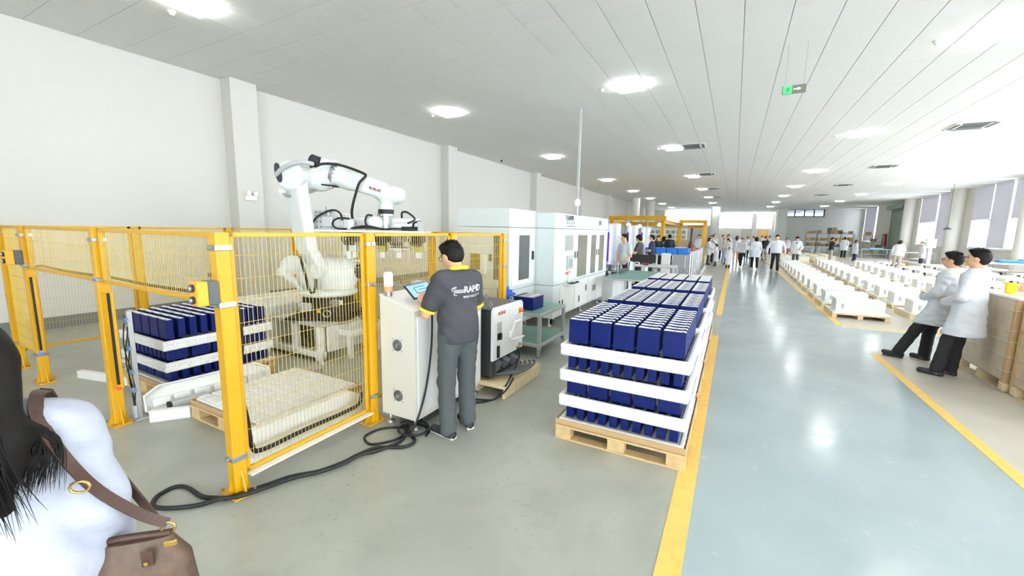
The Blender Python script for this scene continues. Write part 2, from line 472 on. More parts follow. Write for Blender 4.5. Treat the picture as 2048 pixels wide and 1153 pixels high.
# ------------------------------------------------------------------ people
def rotx(p, a, c):
    y, z = p[1]-c[1], p[2]-c[2]
    return (p[0], c[1]+y*math.cos(a)-z*math.sin(a), c[2]+y*math.sin(a)+z*math.cos(a))
def V3(*a): return np.array(a, float)
def hand(g, w, d, side, nrm, m, s=1., curl=.5):
    """palm and five unequal fingers from wrist w along d; side points to the thumb, nrm is the palm's inner face"""
    w = V3(*w); d = V3(*d)/np.linalg.norm(d); side = V3(*side); side = side-d*(side@d); side /= np.linalg.norm(side)
    nrm = np.cross(d, side)*(1 if np.cross(d, side)@V3(*nrm) > 0 else -1)
    for i, (o, l) in enumerate(((.030, .070), (.010, .080), (-.010, .074), (-.029, .058))):
        p = w+(d*.085+side*o)*s; pts = [p-d*.03*s, p]; a = 0
        for seg, t in ((.45, .5), (.32, .8), (.23, .6)):
            a += curl*t; p = p+(d*math.cos(a)+nrm*math.sin(a))*l*seg*s; pts.append(p)
        g.tube(pts, [.0095*s]*2+[.009*s, .008*s, .006*s], m, 6)
    p = w+(d*.025+side*.03)*s
    g.tube([p-side*.015*s, p+(side*.012+d*.02+nrm*.008)*s, p+(side*.020+d*.048+nrm*.018)*s, p+(side*.016+d*.07+nrm*.028)*s], [.013*s, .012*s, .0105*s, .007*s], m, 6)
    return [('c', w, w+d*.045*s, .026*s, .032*s, m), ('c', w+(d*.045+side*.018)*s, w+(d*.085+side*.018)*s, .021*s, .019*s, m), ('c', w+(d*.045-side*.016)*s, w+(d*.083-side*.016)*s, .021*s, .018*s, m)]

def person(label, loc, rz, H=1.7, res=.022, hair='short', hairm=None, top='coat', topm=None, shirtm=None, trm=None, shoem=None,
           arms=None, legs=None, lean=0., hyaw=0., hpitch=0., hem=.62, group=None, near=False, sit=0., skirt=False, width=1., crop_z=None, glasses=None, hroll=0.):
    hairm = hairm or HAIR; topm = topm or CLOTHW; trm = trm or CLOTHB; shoem = shoem or SHOED; shirtm = shirtm or topm
    s = H/1.72; t = thing('person', label, 'person', loc, rz, group)
    pv = (0, 0, .95)
    def B(x, y, z): return rotx((x, y, z), -lean, pv)
    arms = arms or {}; legs = legs or {}
    sh = {'L': (-.178*width, -.01, 1.405), 'R': (.178*width, -.01, 1.405)}
    dfl = {'L': ((-.235, -.03, 1.12), (-.225, .06, .88)), 'R': ((.235, -.03, 1.12), (.225, .06, .88))}
    hp = {'L': (-.092, 0, .92), 'R': (.092, 0, .92)}
    dlg = {'L': ((-.10, .015, .50), (-.105, -.02, .085), (-.125, .13, .035)), 'R': ((.10, .015, .50), (.105, -.02, .085), (.125, .13, .035))}
    w = width
    gb = G(); body = []; tors = []; slv = []; fore = []; leg = []; foot = []
    tors += [('c', (0,0,.96), B(0,0,1.08), .150, .138, topm, (1.06*w, .76, 1)), ('c', B(0,0,1.12), B(0,-.005,1.31), .138, .158, topm, (1.06*w, .74, 1)),
             ('c', B(-.125*w,-.01,1.402), B(.125*w,-.01,1.402), .064, .064, topm), ('c', B(-.05,-.015,1.43), B(.05,-.015,1.43), .05, .05, topm)]
    for sd in 'LR':
        x = -1 if sd == 'L' else 1
        e, wr = arms.get(sd, dfl[sd])[:2]
        if sd not in arms: e = B(*e); wr = B(*wr)
        sp = V3(*B(*sh[sd])); e = V3(*e); wr = V3(*wr)
        slv.append(('c', sp, e, .054, .043, topm)); fore.append(('c', e, wr, .042, .029, SKIN))
        opt = arms.get(sd, (0, 0))[2:] or ({},); opt = opt[0]
        hd = V3(*opt.get('hd', wr-e)); side = opt.get('side', (0, 1, 0)); nr = opt.get('n', (-x, 0, 0))
        body += hand(gb, wr, hd, side, nr, SKIN, 1.0, opt.get('curl', .45))
        kn, an, to = legs.get(sd, dlg[sd]); h0 = hp[sd]
        leg += [('c', h0, kn, .088, .060, trm), ('c', kn, an, .058, .040, trm)]
        an = V3(*an); to = V3(*to)
        foot += [('c', an+V3(0,0,-.045)-(to-an)*V3(.25,.25,0), to, .040, .034, shoem), ('c', an, an+V3(0,0,-.03), .042, .044, shoem)]
    nk = B(0, -.012, 1.44); hc = V3(*B(0, .018, 1.618))
    HR = np.array(Matrix.Rotation(hyaw, 3, 'Z') @ Matrix.Rotation(hpitch, 3, 'X') @ Matrix.Rotation(hroll, 3, 'Y'))
    pivot = V3(*B(0, 0, 1.52)); hc = pivot+HR@(hc-pivot)
    def Hd(x, y, z): return hc+HR@V3(x, y, z)
    face = [('e', Hd(0,-.008,.018), (.076,.094,.098), SKIN, HR), ('e', Hd(0,.03,-.045), (.058,.062,.068), SKIN, HR), ('c', nk, Hd(0,-.02,-.06), .056, .05, SKIN)]
    if near or res < .026:
        face += [('c', Hd(0,.085,.01), Hd(0,.102,-.022), .009, .014, SKIN), ('e', Hd(-.078,-.005,-.005), (.012,.022,.033), SKIN, HR), ('e', Hd(.078,-.005,-.005), (.012,.022,.033), SKIN, HR)]
    else: face += [('c', Hd(0,.085,.01), Hd(0,.1,-.02), .012, .016, SKIN), ('e', Hd(0,-.005,-.005), (.088,.022,.03), SKIN, HR)]
    HM = Matrix(HR.tolist())
    for x in (-1, 1):
        gb.ball(Hd(x*.031,.080,.012), (.014,.008,.008), EYE, 6, HM); gb.ball(Hd(x*.033,.086,.034), (.019,.006,.005), hairm, 6, HM)
    gb.ball(Hd(0,.090,-.055), (.024,.007,.008), LIP, 6, HM)
    under = [(*p[:3], p[3]-.006, p[4]-.006, SKIN, *p[6:]) for p in tors+slv+leg]
    if crop_z is None: allp = under+fore+face+[(*p[:5], SKIN, *p[6:]) for p in foot]+body
    else: allp = [p for p in under if max(p[1][2], p[2][2]) > crop_z-.1]+fore+face+body
    sdf_into(gb, allp, res, .035)
    SC = lambda o: setattr(o, 'scale', (s, s, s))
    t.scale = (s, s, s)
    gb.obj('body', t)
    # hair
    gh = G(); EARC = lambda P: .032-np.sqrt((np.abs(P[:,0])-.082)**2+(P[:,1]-.004)**2+(P[:,2]+.014)**2)
    if hair == 'short':
        sdf_into(gh, [('e', (0,-.012,.03), (.088,.106,.104), hairm), ('e', (0,-.03,.0), (.084,.09,.09), hairm), ('e', (0,.035,.1), (.068,.062,.034), hairm)], res*.7, .03,
                 clips=(lambda P: (P[:,1]-.012)-(P[:,2]-.0)*.82, lambda P: -.080-P[:,2]+np.maximum(P[:,1]+.03,0)*.5, EARC))
    elif hair == 'bob':
        sdf_into(gh, [('e', (0,-.015,.03), (.096,.112,.106), hairm), ('e', (0,-.035,-.03), (.098,.092,.10), hairm)], res*.7, .03,
                 clips=(lambda P: np.minimum((P[:,1]-.03)-(P[:,2]+.005)*.8, 9), lambda P: -.105-P[:,2]))
    elif hair == 'bun':
        sdf_into(gh, [('e', (0,-.012,.03), (.088,.106,.104), hairm), ('e', (0,-.03,.0), (.084,.09,.09), hairm), ('c', (0,-.10,.03), (0,-.135,-.10), .034, .02, hairm)], res*.7, .03,
                 clips=(lambda P: (P[:,1]-.012)-(P[:,2]-.0)*.82, EARC))
    elif hair == 'long':
        sdf_into(gh, [('e', (0,-.015,.03), (.092,.108,.104), hairm), ('c', (0,-.055,.0), (0,-.10,-.24), .078, .088, hairm, (1.15,.62,1)), ('c', (-.07,-.03,-.02), (-.085,-.03,-.2), .034, .024, hairm), ('c', (.07,-.03,-.02), (.085,-.03,-.2), .034, .024, hairm),
                      ('c', (-.03,-.1,-.24), (-.05,-.1,-.36), .05, .016, hairm), ('c', (.03,-.1,-.24), (.04,-.1,-.33), .05, .016, hairm)], res*.8, .03,
                 clips=(lambda P: np.where(P[:,2] > -.03, (P[:,1]-.018)-(P[:,2]+.002)*.82, -9),))
    elif hair == 'cap':
        gh.lathe([(.097,.03),(.1,.05),(.098,.085),(.085,.12),(.05,.138),(.005,.142)], hairm, (0,-.01,0), 16)
        gh.ball((0,.085,.045), (.075,.07,.01), hairm, 10)
        sdf_into(gh, [('e', (0,-.02,.0), (.084,.094,.08), HAIR)], res*.7, .03, clips=(lambda P: P[:,1]-.0, lambda P: -.06-P[:,2], lambda P: P[:,2]-.06))
    if near and hair in ('short', 'bob'):
        rr = random.Random(len(label)); out = 0
        while out < 520:
            d = Vector((rr.gauss(0, 1), rr.gauss(0, 1), rr.gauss(.35, .8))).normalized()
            p = Vector((d.x*.086, -.012+d.y*.104, .03+d.z*.104))
            if (p.y-.004)-p.z*.82 > 0 or p.z < -.06 or math.sqrt((abs(p.x)-.082)**2+(p.y-.004)**2+(p.z+.014)**2) < .036: continue
            out += 1; fl = (d*.8+Vector((rr.uniform(-.5,.5), rr.uniform(-.2,.7) if p.z > .08 else rr.uniform(-.6,.1), rr.uniform(-.3,.5) if p.z > .08 else -.9))).normalized()
            a = d.orthogonal().normalized(); b = d.cross(a); w_ = rr.uniform(.004,.008); q = p-d*.006
            gh.add([q+a*w_, q-a*w_*.5+b*w_*.8, q-a*w_*.5-b*w_*.8, p+fl*rr.uniform(.012,.026)], [(0,1,3),(1,2,3),(2,0,3)], hairm)
    if gh.v:
        gh.v = [tuple(hc+HR@V3(*v)) for v in gh.v]; gh.obj('cap' if hair == 'cap' else 'hair', t)
    if glasses:
        gg = G()
        for x in (-1, 1):
            gg.tube([Hd(x*.034+.024*math.cos(a), .106, .008+.019*math.sin(a)) for a in np.linspace(0, 2*PI, 11)[:-1]], .0022, glasses, 5, closed=True)
            gg.tube([Hd(x*.058,.104,.012), Hd(x*.082,.06,.012), Hd(x*.086,-.01,.006)], .002, glasses, 5)
        gg.tube([Hd(-.01,.108,.01), Hd(.01,.108,.01)], .002, glasses, 5); gg.obj('glasses', t)
    def reset(ps, m): return [(*p[:5], m, *p[6:]) for p in ps]
    # trousers
    if crop_z is None:
        gt = G(); tl = reset([tors[0]], trm)+[(p[0], p[1], p[2], p[3]+.004, max(p[4]+.004, .05+.012*(i % 2)), trm) for i, p in enumerate(leg)]
        zc = .04
        if skirt: tl = [('c', (0,0,1.0), (0,0,.55), .15, .2, trm, (1.05,.75,1))]; zc = .5
        sdf_into(gt, tl, res, .03, .014 if near else .008, wr=.0035 if near else 0, clips=(lambda P: P[:,2]-1.03, lambda P: zc-P[:,2]))
        gt.obj('skirt' if skirt else 'trousers', t)
        for sd in (0, 1):
            gs = G(); f = foot[2*sd:2*sd+2]
            sdf_into(gs, f, min(res, .018), .02, .004, clips=(lambda P: .004-P[:,2],))
            if near:
                a, b = np.array(f[0][1]), np.array(f[0][2]); dd = (b-a)/np.linalg.norm(b-a)
                gs.tube([a-dd*.03+V3(0,0,.012-a[2]), (a+b)/2+V3(0,0,.012-(a+b)[2]/2), b+dd*.012+V3(0,0,.012-b[2])], [.036,.04,.034], SHOEW if trm is TROUG else SHOED, 8)
                gs.v = [(v[0], v[1], max(v[2], .002)) for v in gs.v]
            gs.obj('shoe', t)
    # top
    gc = G()
    if top == 'coat':
        ps = reset(tors, topm)+reset(slv, topm)+[('c', p[1], p[1]+(p[2]-p[1])*.93, .046, .036, topm) for p in fore]
        ps += [('c', B(0,0,1.05), (0,-.005,hem), .150, .205, topm, (1.06*w, .80, 1))]
        ps += [('c', p[1], V3(*p[1])+(V3(*p[2])-V3(*p[1]))*.8, .105, .095, topm) for p in leg[0::2]]
        hz_ = hem if crop_z is None else max(hem, crop_z)
        sdf_into(gc, ps, res, .05, .018 if near else .028, wr=.005 if near else .003, clips=(lambda P: hz_-P[:,2],))
        o = gc.obj('lab_coat', t)
        gl = G()
        for x in (-1, 1): gl.tube([V3(*B(x*.075,-.045,1.492)), V3(*B(x*.078,.03,1.478)), V3(*B(x*.05,.115,1.40)), V3(*B(x*.03,.138,1.27))], [.012,.018,.02,.006], topm, 6)
        gl.tube([V3(*B(.075,-.045,1.492)), V3(*B(0,-.082,1.495)), V3(*B(-.075,-.045,1.492))], .014, topm, 6)
        gl.obj('collar', t)
        if not near:
            gv = G(); gv.loft([(B(0,.128,1.43), (.035,0,0), (0,.012,0), 2), (B(0,.142,1.3), (.016,0,0), (0,.008,0), 2)], shirtm, 8); gv.obj('shirt', t)
    elif top in ('tee', 'polo', 'shirt'):
        ps = reset(tors, topm)
        if top == 'shirt': ps += reset(slv, topm)+[('c', p[1], p[1]+(p[2]-p[1])*.93, .044, .034, topm) for p in fore]
        else: ps += [('c', p[1], p[1]+(p[2]-p[1])*.72, .058, .056, topm) for p in slv]
        ps += [('c', B(0,0,1.05), (0,0,.86), .150, .158, topm, (1.08*w,.80,1))]
        sdf_into(gc, ps, res, .04, .015 if near else .012, wr=.004 if near else .002, clips=(lambda P: .86-P[:,2],))
        so = gc.obj('shirt', t); t['_n'] = 0
        if top == 'polo':
            gl = G()
            gl.tube([V3(*B(.085,-.0,1.478)), V3(*B(.068,-.055,1.502)), V3(*B(0,-.082,1.508)), V3(*B(-.068,-.055,1.502)), V3(*B(-.085,.0,1.478)), V3(*B(-.05,.075,1.445))], [.014,.019,.02,.019,.016,.01], CLOTHY, 8)
            gl.obj('collar', t, 'yellow collar')
            for p in slv:
                gk = G(); a = V3(*p[1]); b = a+(V3(*p[2])-a)*.74; d = (b-a)/np.linalg.norm(b-a)
                gk.cyl(b+d*.034, b+d*.056, .073, CLOTHY, .073, 18); gk.obj('sleeve_trim', t, 'yellow sleeve trim')
        del t['_n']
    return t, (B, Hd)

# ------------------------------------------------------------------ room shell
XL, XR, YB, YF, YA, CH = -10.1, 12.7, -9.0, 61.0, 72.0, 4.93
g = G(); g.bb(XL-.3, XR+.3, YB-.3, YA+.3, -.2, 0, FLOORM); floor = struct('floor', g)
def stripe(x0, x1, y0, y1):
    g = G(); g.bb(x0, x1, y0, y1, 0, .0025, STRIPE); g.obj('floor_stripe', floor)
stripe(-.235, -.105, -2, 8.03)
stripe(-.235, -.105, 10.2, 60)
stripe(2.0, 2.1, -2, 8.1); stripe(1.98, 2.08, 10.4, 40); stripe(2.08, 12, 10.4, 10.5)
g = G(); g.bb(XL-.3, XR+.3, YB-.3, YA+.3, CH+.012, CH+.2, GROOVE); ceiling = struct('ceiling', g)
g = G(); g.bb(XL-.25, XL, YB, YF, 0, CH+.02, WALL); wl = struct('wall_left', g)
for y in (-1.7, 5.55, 13.2, 21.1, 28.6, 36.0, 43.4, 50.8):
    g = G(); g.bb(XL, XL+.36, y-.28, y+.28, 0, CH+.01, WALL); g.obj('pilaster', wl)
g = G(); g.bb(XL, XL+.012, YB, YF, 0, .2, SKIRT); struct('baseboard_left', g)
g = G()
for y in (-1.7, 5.55, 13.2, 21.1): g.bb(XL+.36, XL+.372, y-.285, y+.285, 0, .2, SKIRT)
struct('baseboard_left', g)
g = G(); xb = XL-.25
FILL_WINS = [(-.4, 4.4), (5.2, 10.0)]  # added windows in the unseen back wall, fill light for viewer-facing surfaces
for a, b in FILL_WINS: g.bb(xb, a, YB-.25, YB, 0, CH+.02, WALL); g.bb(a, b, YB-.25, YB, 0, .9, WALL); g.bb(a, b, YB-.25, YB, 4.6, CH+.02, WALL); xb = b
g.bb(xb, XR+.25, YB-.25, YB, 0, CH+.02, WALL); struct('wall_back', g)
g = G(); g.bb(XL, -2.55, YF, YF+.25, 0, 2.9, WALL); g.bb(XL, -8.8, YF, YF+.25, 2.9, CH+.02, WALL); g.bb(-3.0, -2.55, YF, YF+.25, 2.9, CH+.02, WALL); struct('wall_far', g)
f = G()
for i in range(5): x = -8.8+5.8*i/4; f.bb(x-.03, x+.03, YF+.05, YF+.13, 2.9, CH, WHITEM)
for z in (2.93, CH-.03): f.bb(-8.8, -3.0, YF+.05, YF+.13, z-.03, z+.03, WHITEM)
fo = struct('window_29', f)
for i in range(4): g = G(); g.bb(-8.8+1.45*i+.03, -8.8+1.45*(i+1)-.03, YF+.085, YF+.095, 2.96, CH-.06, PANE); g.obj('pane', fo)
# grey end wall with a strip of clerestory windows
g = G()
g.bb(5.0, 5.25, YF, YF+.25, 0, CH+.02, WALLG); g.bb(9.1, XR, YF, YF+.25, 0, CH+.02, WALLG)
g.bb(5.25, 9.1, YF, YF+.25, 0, 4.05, WALLG); struct('wall_far', g)
g = G(); g.bb(-2.55, -1.75, 54.3, 55.1, 0, CH+.01, WALLG); struct('trim_1', g)          # square pillar left of the bright bay
g = G(); g.bb(4.3, 5.25, 58.3, YF, 0, CH+.01, WALLG); struct('trim_2', g)
wf = G()
for a in (5.25, 6.22, 7.18, 8.14, 9.1): wf.bb(a-.055, a+.055, YF-.03, YF+.08, 4.05, CH, DARK)
wf.bb(5.25, 9.1, YF-.03, YF+.08, 4.03, 4.13, DARK); wf.bb(5.25, 9.1, YF-.02, YF+.08, CH-.05, CH, DARK)
win = struct('window_1', wf)
for a in (5.25, 6.22, 7.18, 8.14):
    g = G(); g.bb(a+.03, a+.93, YF+.02, YF+.03, 4.11, CH-.05, PANEC); g.obj('pane', win)
# bright bay beyond
g = G(); g.bb(-2.8, 5.3, YA, YA+.2, 0, 2.7, WALL); g.bb(2.1, 2.7, YA, YA+.2, 2.7, CH+.02, WALL); g.bb(-2.8, -2.3, YA, YA+.2, 2.7, CH+.02, WALL); g.bb(4.7, 5.3, YA, YA+.2, 2.7, CH+.02, WALL); g.bb(-2.8, -2.55, YF+.25, YA, 0, CH+.02, WALL); g.bb(5.0, 5.25, YF+.25, YA, 0, CH+.02, WALL)
struct('wall_alcove', g)
for k, (a, b) in enumerate(((-2.3, 2.1), (2.7, 4.7))):
    f = G()
    for z in (2.73, CH-.03): f.bb(a, b, YA+.05, YA+.13, z-.03, z+.03, WHITEM)
    nn = 4 if k == 0 else 2
    for i in range(nn+1): x = a+(b-a)*i/nn; f.bb(x-.03, x+.03, YA+.05, YA+.13, 2.7, CH, WHITEM)
    fo = struct('window_%d' % (30+k), f)
    for i in range(nn): g = G(); g.bb(a+(b-a)*i/nn+.03, a+(b-a)*(i+1)/nn-.03, YA+.085, YA+.095, 2.76, CH-.06, PANE); g.obj('pane', fo)
def door(n, x0, x1, y, h, m, fm):
    g = G(); g.bb(x0-.07, x0, y-.05, y, 0, h+.07, fm); g.bb(x1, x1+.07, y-.05, y, 0, h+.07, fm); g.bb(x0-.07, x1+.07, y-.05, y, h, h+.07, fm)
    f = struct('door_%d' % n, g)
    g = G(); g.rbb(x0, x1, y-.035, y-.002, 0, h, m, .01); g.rbb(x0+.2, x1-.2, y-.05, y-.034, h*.55, h*.9, m, .008); g.obj('door_leaf', f)
    g = G(); g.cyl((x1-.12, y-.09, 1.02), (x1-.26, y-.09, 1.02), .014, STEEL); g.cyl((x1-.12, y-.09, 1.02), (x1-.12, y-.03, 1.02), .016, STEEL); g.obj('door_handle', f)
door(1, .9, 2.1, YA, 2.5, mat('door_grey', (198, 190, 180), .5), mat('door_frame', (180, 172, 160), .5))
door(2, 3.1, 4.2, YA, 2.5, mat('door_oak', (220, 176, 116), .5), mat('door_frame_oak', (190, 146, 96), .5))
# round columns on the machine side
for k, (x, y) in enumerate(((-8.3, 39.2), (-7.6, 43.0))):
    g = G(); g.cyl((x, y, 0), (x, y, CH+.01), .42, WALL, n=28); struct('trim_%d' % (3+k), g)

# window wall
WINS = [(-6.7, -1.2), (.7, 6.2), (8.1, 13.6), (15.5, 21.0), (22.9, 28.4), (30.3, 35.8), (38.6, 44.1), (55.3, 59.9)]
SH0, SH1, SILL, HEAD = 46.7, 50.7, 1.25, 4.88
g = G(); edges = [YB]
ops = sorted(WINS+[(SH0, SH1)])
y = YB
for a, b in ops:
    g.bb(XR, XR+.25, y, a, 0, CH+.02, WALL); y = b
    if (a, b) == (SH0, SH1): g.bb(XR, XR+.25, a, b, 4.45, CH+.02, WALL)
    else: g.bb(XR, XR+.25, a, b, 0, SILL, WALL); g.bb(XR, XR+.25, a, b, HEAD, CH+.02, WALL)
g.bb(XR, XR+.25, y, YF+.25, 0, CH+.02, WALL); struct('wall_right', g)
for k, y in enumerate((-.25, 7.15, 14.55, 21.95, 29.35, 37.2, 45.4)):
    g = G(); g.cyl((XR-.25, y, 0), (XR-.25, y, CH+.01), .42, WALL, n=32); struct('trim_%d' % (10+k), g)
FRM = mat('window_frame', (226, 228, 230), .4)
def window(k, a, b, blinds):
    n = 3; f = G(); w = (b-a)/n
    for i in range(n+1): f.bb(XR+.06, XR+.14, a+i*w-.035, a+i*w+.035, SILL, HEAD, FRM)
    for z in (SILL+.03, 2.9, HEAD-.03): f.bb(XR+.06, XR+.14, a, b, z-.035, z+.035, FRM)
    f.bb(XR-.08, XR+.25, a-.05, b+.05, SILL-.05, SILL, FRM)
    fo = struct('window_%d' % k, f)
    for i in range(n):
        for z0, z1 in ((SILL+.06, 2.87), (2.93, HEAD-.06)):
            g = G(); g.bb(XR+.095, XR+.105, a+i*w+.035, a+(i+1)*w-.035, z0, z1, PANE); g.obj('pane', fo)
    for (u0, u1, zb) in blinds:
        g = G(); y0, y1 = a+u0*(b-a), a+u1*(b-a)
        g.bb(XR-.03, XR-.026, y0, y1, zb, HEAD, BLIND); o = g.obj('roller_blind', fo)
        g = G(); g.cyl((XR-.03, y0, HEAD-.02), (XR-.03, y1, HEAD-.02), .03, FRM, n=10); g.cyl((XR-.028, y0, zb), (XR-.028, y1, zb), .012, FRM, n=8); g.obj('blind_bar', o)
for k, (a, b) in enumerate(WINS):
    if k == 7: bl = [(.06, .93, 1.35)]
    elif k == 6: bl = [(.42, .97, 2.96), (.05, .38, 1.28)]
    elif k == 5: bl = [(.62, .985, 2.93), (.28, .60, 1.32), (.0, .24, 2.9)]
    else: bl = [(.72, .97, 3.3)]
    window(k+2, a, b, bl)
for k, (a, b) in enumerate(FILL_WINS):  # frames and panes of the added, unseen fill-light windows
    f = G()
    for i in range(4): x = a+(b-a)*i/3; f.bb(x-.03, x+.03, YB-.16, YB-.08, .9, 4.6, FRM)
    for z in (.93, 4.57): f.bb(a, b, YB-.16, YB-.08, z-.03, z+.03, FRM)
    fo = struct('window_%d' % (20+k), f)
    for i in range(3): g = G(); g.bb(a+(b-a)*i/3+.03, a+(b-a)*(i+1)/3-.03, YB-.125, YB-.115, .96, 4.54, PANE); g.obj('pane', fo)
# roller shutter
g = G(); g.bb(XR-.06, XR+.02, SH0-.1, SH0, 0, 4.5, SHUT); g.bb(XR-.06, XR+.02, SH1, SH1+.1, 0, 4.5, SHUT)
sh = struct('door_3', g)
g = G()
for i in range(44): g.prism([(XR+.03, i*.1), (XR+.0, i*.1+.02), (XR+.0, i*.1+.075), (XR+.03, i*.1+.1)], SH0, SH1, SHUT, 'y')
g.obj('shutter_slats', sh, kind='stuff')
g = G(); g.rbb(XR-.42, XR, SH0-.25, SH1+.35, 4.28, 4.68, SHUT, .05); g.cyl((XR-.3, SH0-.3, 4.4), (XR-.3, SH0-.05, 4.4), .16, DARK); g.obj('shutter_hood', sh)

# ------------------------------------------------------------------ ceiling tiles on a 600 grid
GX0, GY0, T = .2286*-.6, 12.0699*.6, .6                 # grid origin from the photographed joints
lamps = [(x, y) for y in (-4.6, 3.34, 9.42, 16.6, 24.8, 32.0, 39.3, 46.6, 54.0) for x in (-7.02, -2.24, 3.14, 7.9)]
def snap(v, o): return o+(math.floor((v-o)/T)+.5)*T
LAMPS = [(snap(x, GX0), snap(y, GY0)) for x, y in lamps]
ACS = [(-1.5, 16.75), (-1.5, 24.6), (-1.5, 31.9), (-1.5, 39.2), (5.8, 16.8), (5.8, 24.5), (5.8, 31.9), (5.8, 39.2)]
ACS = [(snap(x, GX0), snap(y, GY0)) for x, y in ACS]
used = set((round(x, 2), round(y, 2)) for x, y in LAMPS+ACS)
cells = []
ix = int((XL-GX0)/T)-1
while GX0+ix*T < XR:
    iy = int((YB-GY0)/T)-1
    while GY0+iy*T < YA:
        x0, x1 = max(GX0+ix*T, XL), min(GX0+(ix+1)*T, XR); y0, y1 = max(GY0+iy*T, YB), min(GY0+(iy+1)*T, YA)
        cx, cy = GX0+(ix+.5)*T, GY0+(iy+.5)*T; iy += 1
        if x1-x0 < .05 or y1-y0 < .05 or (round(cx, 2), round(cy, 2)) in used: continue
        d = Vector((cx, cy, CH-CAMZ)); dep = d.dot(fwd)
        u = d.dot(r2)/dep*820 if dep > .5 else 9e9; v = -d.dot(u2)/dep*820 if dep > .5 else 9e9
        vis = abs(u) < 1060 and abs(v) < 610
        cells.append((0 if vis else 1, d.length, x0, x1, y0, y1))
    ix += 1
cells.sort()
tm = {}
gt = G()
for k, (vis, dl, x0, x1, y0, y1) in enumerate(cells):
    w, h = x1-x0-.009, y1-y0-.006
    if k < 295 and vis == 0:
        key = (round(w, 3), round(h, 3))
        if key not in tm:
            g = G(); g.rb((0, 0, 0), (w, h, .014), CEILT, .003); tm[key] = g.mesh('ceiling_tile')
        link('ceiling_tile', tm[key], ceiling, loc=((x0+x1)/2, (y0+y1)/2, CH+.007))
    else: gt.bb(x0+.0045, x1-.0045, y0+.003, y1-.003, CH, CH+.014, CEILT)
gt.obj('ceiling_tiles', ceiling, kind='stuff')

# ------------------------------------------------------------------ ceiling fittings
g = G(); g.rb((0, 0, .0), (.6, .6, .03), WHITEM, .006); fm_ = g.mesh('frame')
g = G(); g.rb((0, 0, -.04), (.57, .57, .07), LED, .025); dm_ = g.mesh('diffuser')
colname = {0: 'left-hand wall row', 1: 'row over the machines', 2: 'row over the aisle edge', 3: 'window-side row'}
for k, (x, y) in enumerate(LAMPS):
    r, c = divmod(k, 4)
    t = thing('ceiling_light', ('square LED ceiling panel behind the viewpoint' if r == 0 else 'square LED ceiling panel, %s from the camera in the %s' % (ORD[r], colname[c])), 'ceiling light', (x, y, CH-.004), 0, 'LED ceiling panels')
    link('frame', fm_, t); link('diffuser', dm_, t)
# dome smoke detectors beside the panels
g = G(); g.lathe([(.052,.0),(.052,-.018),(.036,-.03),(.034,-.05),(.012,-.058)], WHITEM, n=14); sd_ = g.mesh('smoke_detector')
for k, (x, y, w) in enumerate(((-7.62, 3.38, 'left of the nearest panel by the left wall'), (-7.64, 9.42, 'beside the second panel along the left wall'), (-2.85, 9.38, 'left of the panel over the robot cell aisle'),
        (2.6, 9.42, 'left of the large panel at the right'), (2.54, 16.65, 'left of the right-hand middle panel'), (-2.81, 16.53, 'left of the panel beside the first air conditioner'))):
    o = link('smoke_detector', sd_, loc=(x, y, CH)); tag(o, 'white dome smoke detector, '+w, 'smoke detector', 'smoke detectors')
g = G(); g.ball((0,0,-.03), .045, BLACK, 10); o = link('dome_camera', g.mesh('dome_camera'), loc=(-9.55, 16.6, CH)); tag(o, 'tiny black dome camera on the ceiling above the left wall', 'camera')
for k, (x, y) in enumerate(ACS):
    side = 'aisle row' if k < 4 else 'right-hand row'
    t = thing('air_conditioner', 'ceiling cassette air conditioner, %s from the camera in the %s' % (ORD[k % 4+1], side), 'air conditioner', (x, y, CH), 0, 'ceiling cassettes')
    g = G(); g.rb((0,0,-.012), (.95,.95,.03), WHITEM, .01); g.obj('panel', t)
    g = G()
    for i in range(9): g.bb(-.27, .27, -.25+i*.062-.02, -.25+i*.062+.02, -.036, -.026, CHAR)
    g.obj('intake_grille', t)
    for i in range(4):
        g = G(); R = Matrix.Rotation(i*PI/2, 3, 'Z'); g.box(R @ Vector((0, .385, -.032)), (.62, .075, .012), CHAR, R=R); g.obj('air_outlet', t)
# hanging exit sign
t = thing('exit_sign', 'hanging green exit sign with running figure and arrow', 'sign', (.665, 8.53, 4.2), -.03)
g = G(); g.rb((0,0,0), (.33,.03,.13), mat('sign_grey', (120, 118, 108), .4), .006); g.obj('housing', t)
g = G(); g.bb(-.15, -.03, -.019, -.015, -.062, .062, EXITG); g.obj('green_panel', t)
pic = G()
def pb(x, z, w, h, a=0): pic.box((x, -.0205, z), (w, .003, h), mat('sign_dark_green', (24, 120, 66), .5), R=Matrix.Rotation(a, 3, 'Y'))
pb(-.086, .032, .016, .016); pb(-.092, .008, .014, .036, .3); pb(-.074, .014, .03, .008, -.5); pb(-.108, .012, .026, .008, .5); pb(-.08, -.022, .012, .034, -.5); pb(-.105, -.024, .012, .034, .7); pb(-.06, .0, .006, .09); pb(-.045, .045, .03, .006)
pic.obj('running_figure', t)
g = G(); g.bb(-.01, .055, -.019, -.015, -.006, .010, EXITP); g.prism([(.05,-.022),(.05,.026),(.1,.002)], -.019, -.015, EXITP, 'y'); g.obj('arrow', t)
for x in (-.13, .13):
    g = G(); g.cyl((x,0,.06), (x,0,.735), .0025, STEEL, n=6); g.obj('hanging_wire', t)
# twin-head emergency light on the first pilaster
t = thing('emergency_light', 'white twin-head emergency light on the left wall pilaster', 'emergency light', (XL+.36, 5.53, 2.46))
g = G(); g.rbb(0, .05, -.13, .13, -.1, .02, WHITEM, .008); g.obj('battery_box', t)
for y in (-.075, .075):
    g = G(); g.cyl((.03, y, .065), (.09, y+.01, .06), .05, WHITEM, .055); g.cyl((.09, y+.01, .06), (.093, y+.01, .06), .047, STEEL); g.obj('lamp_head', t)

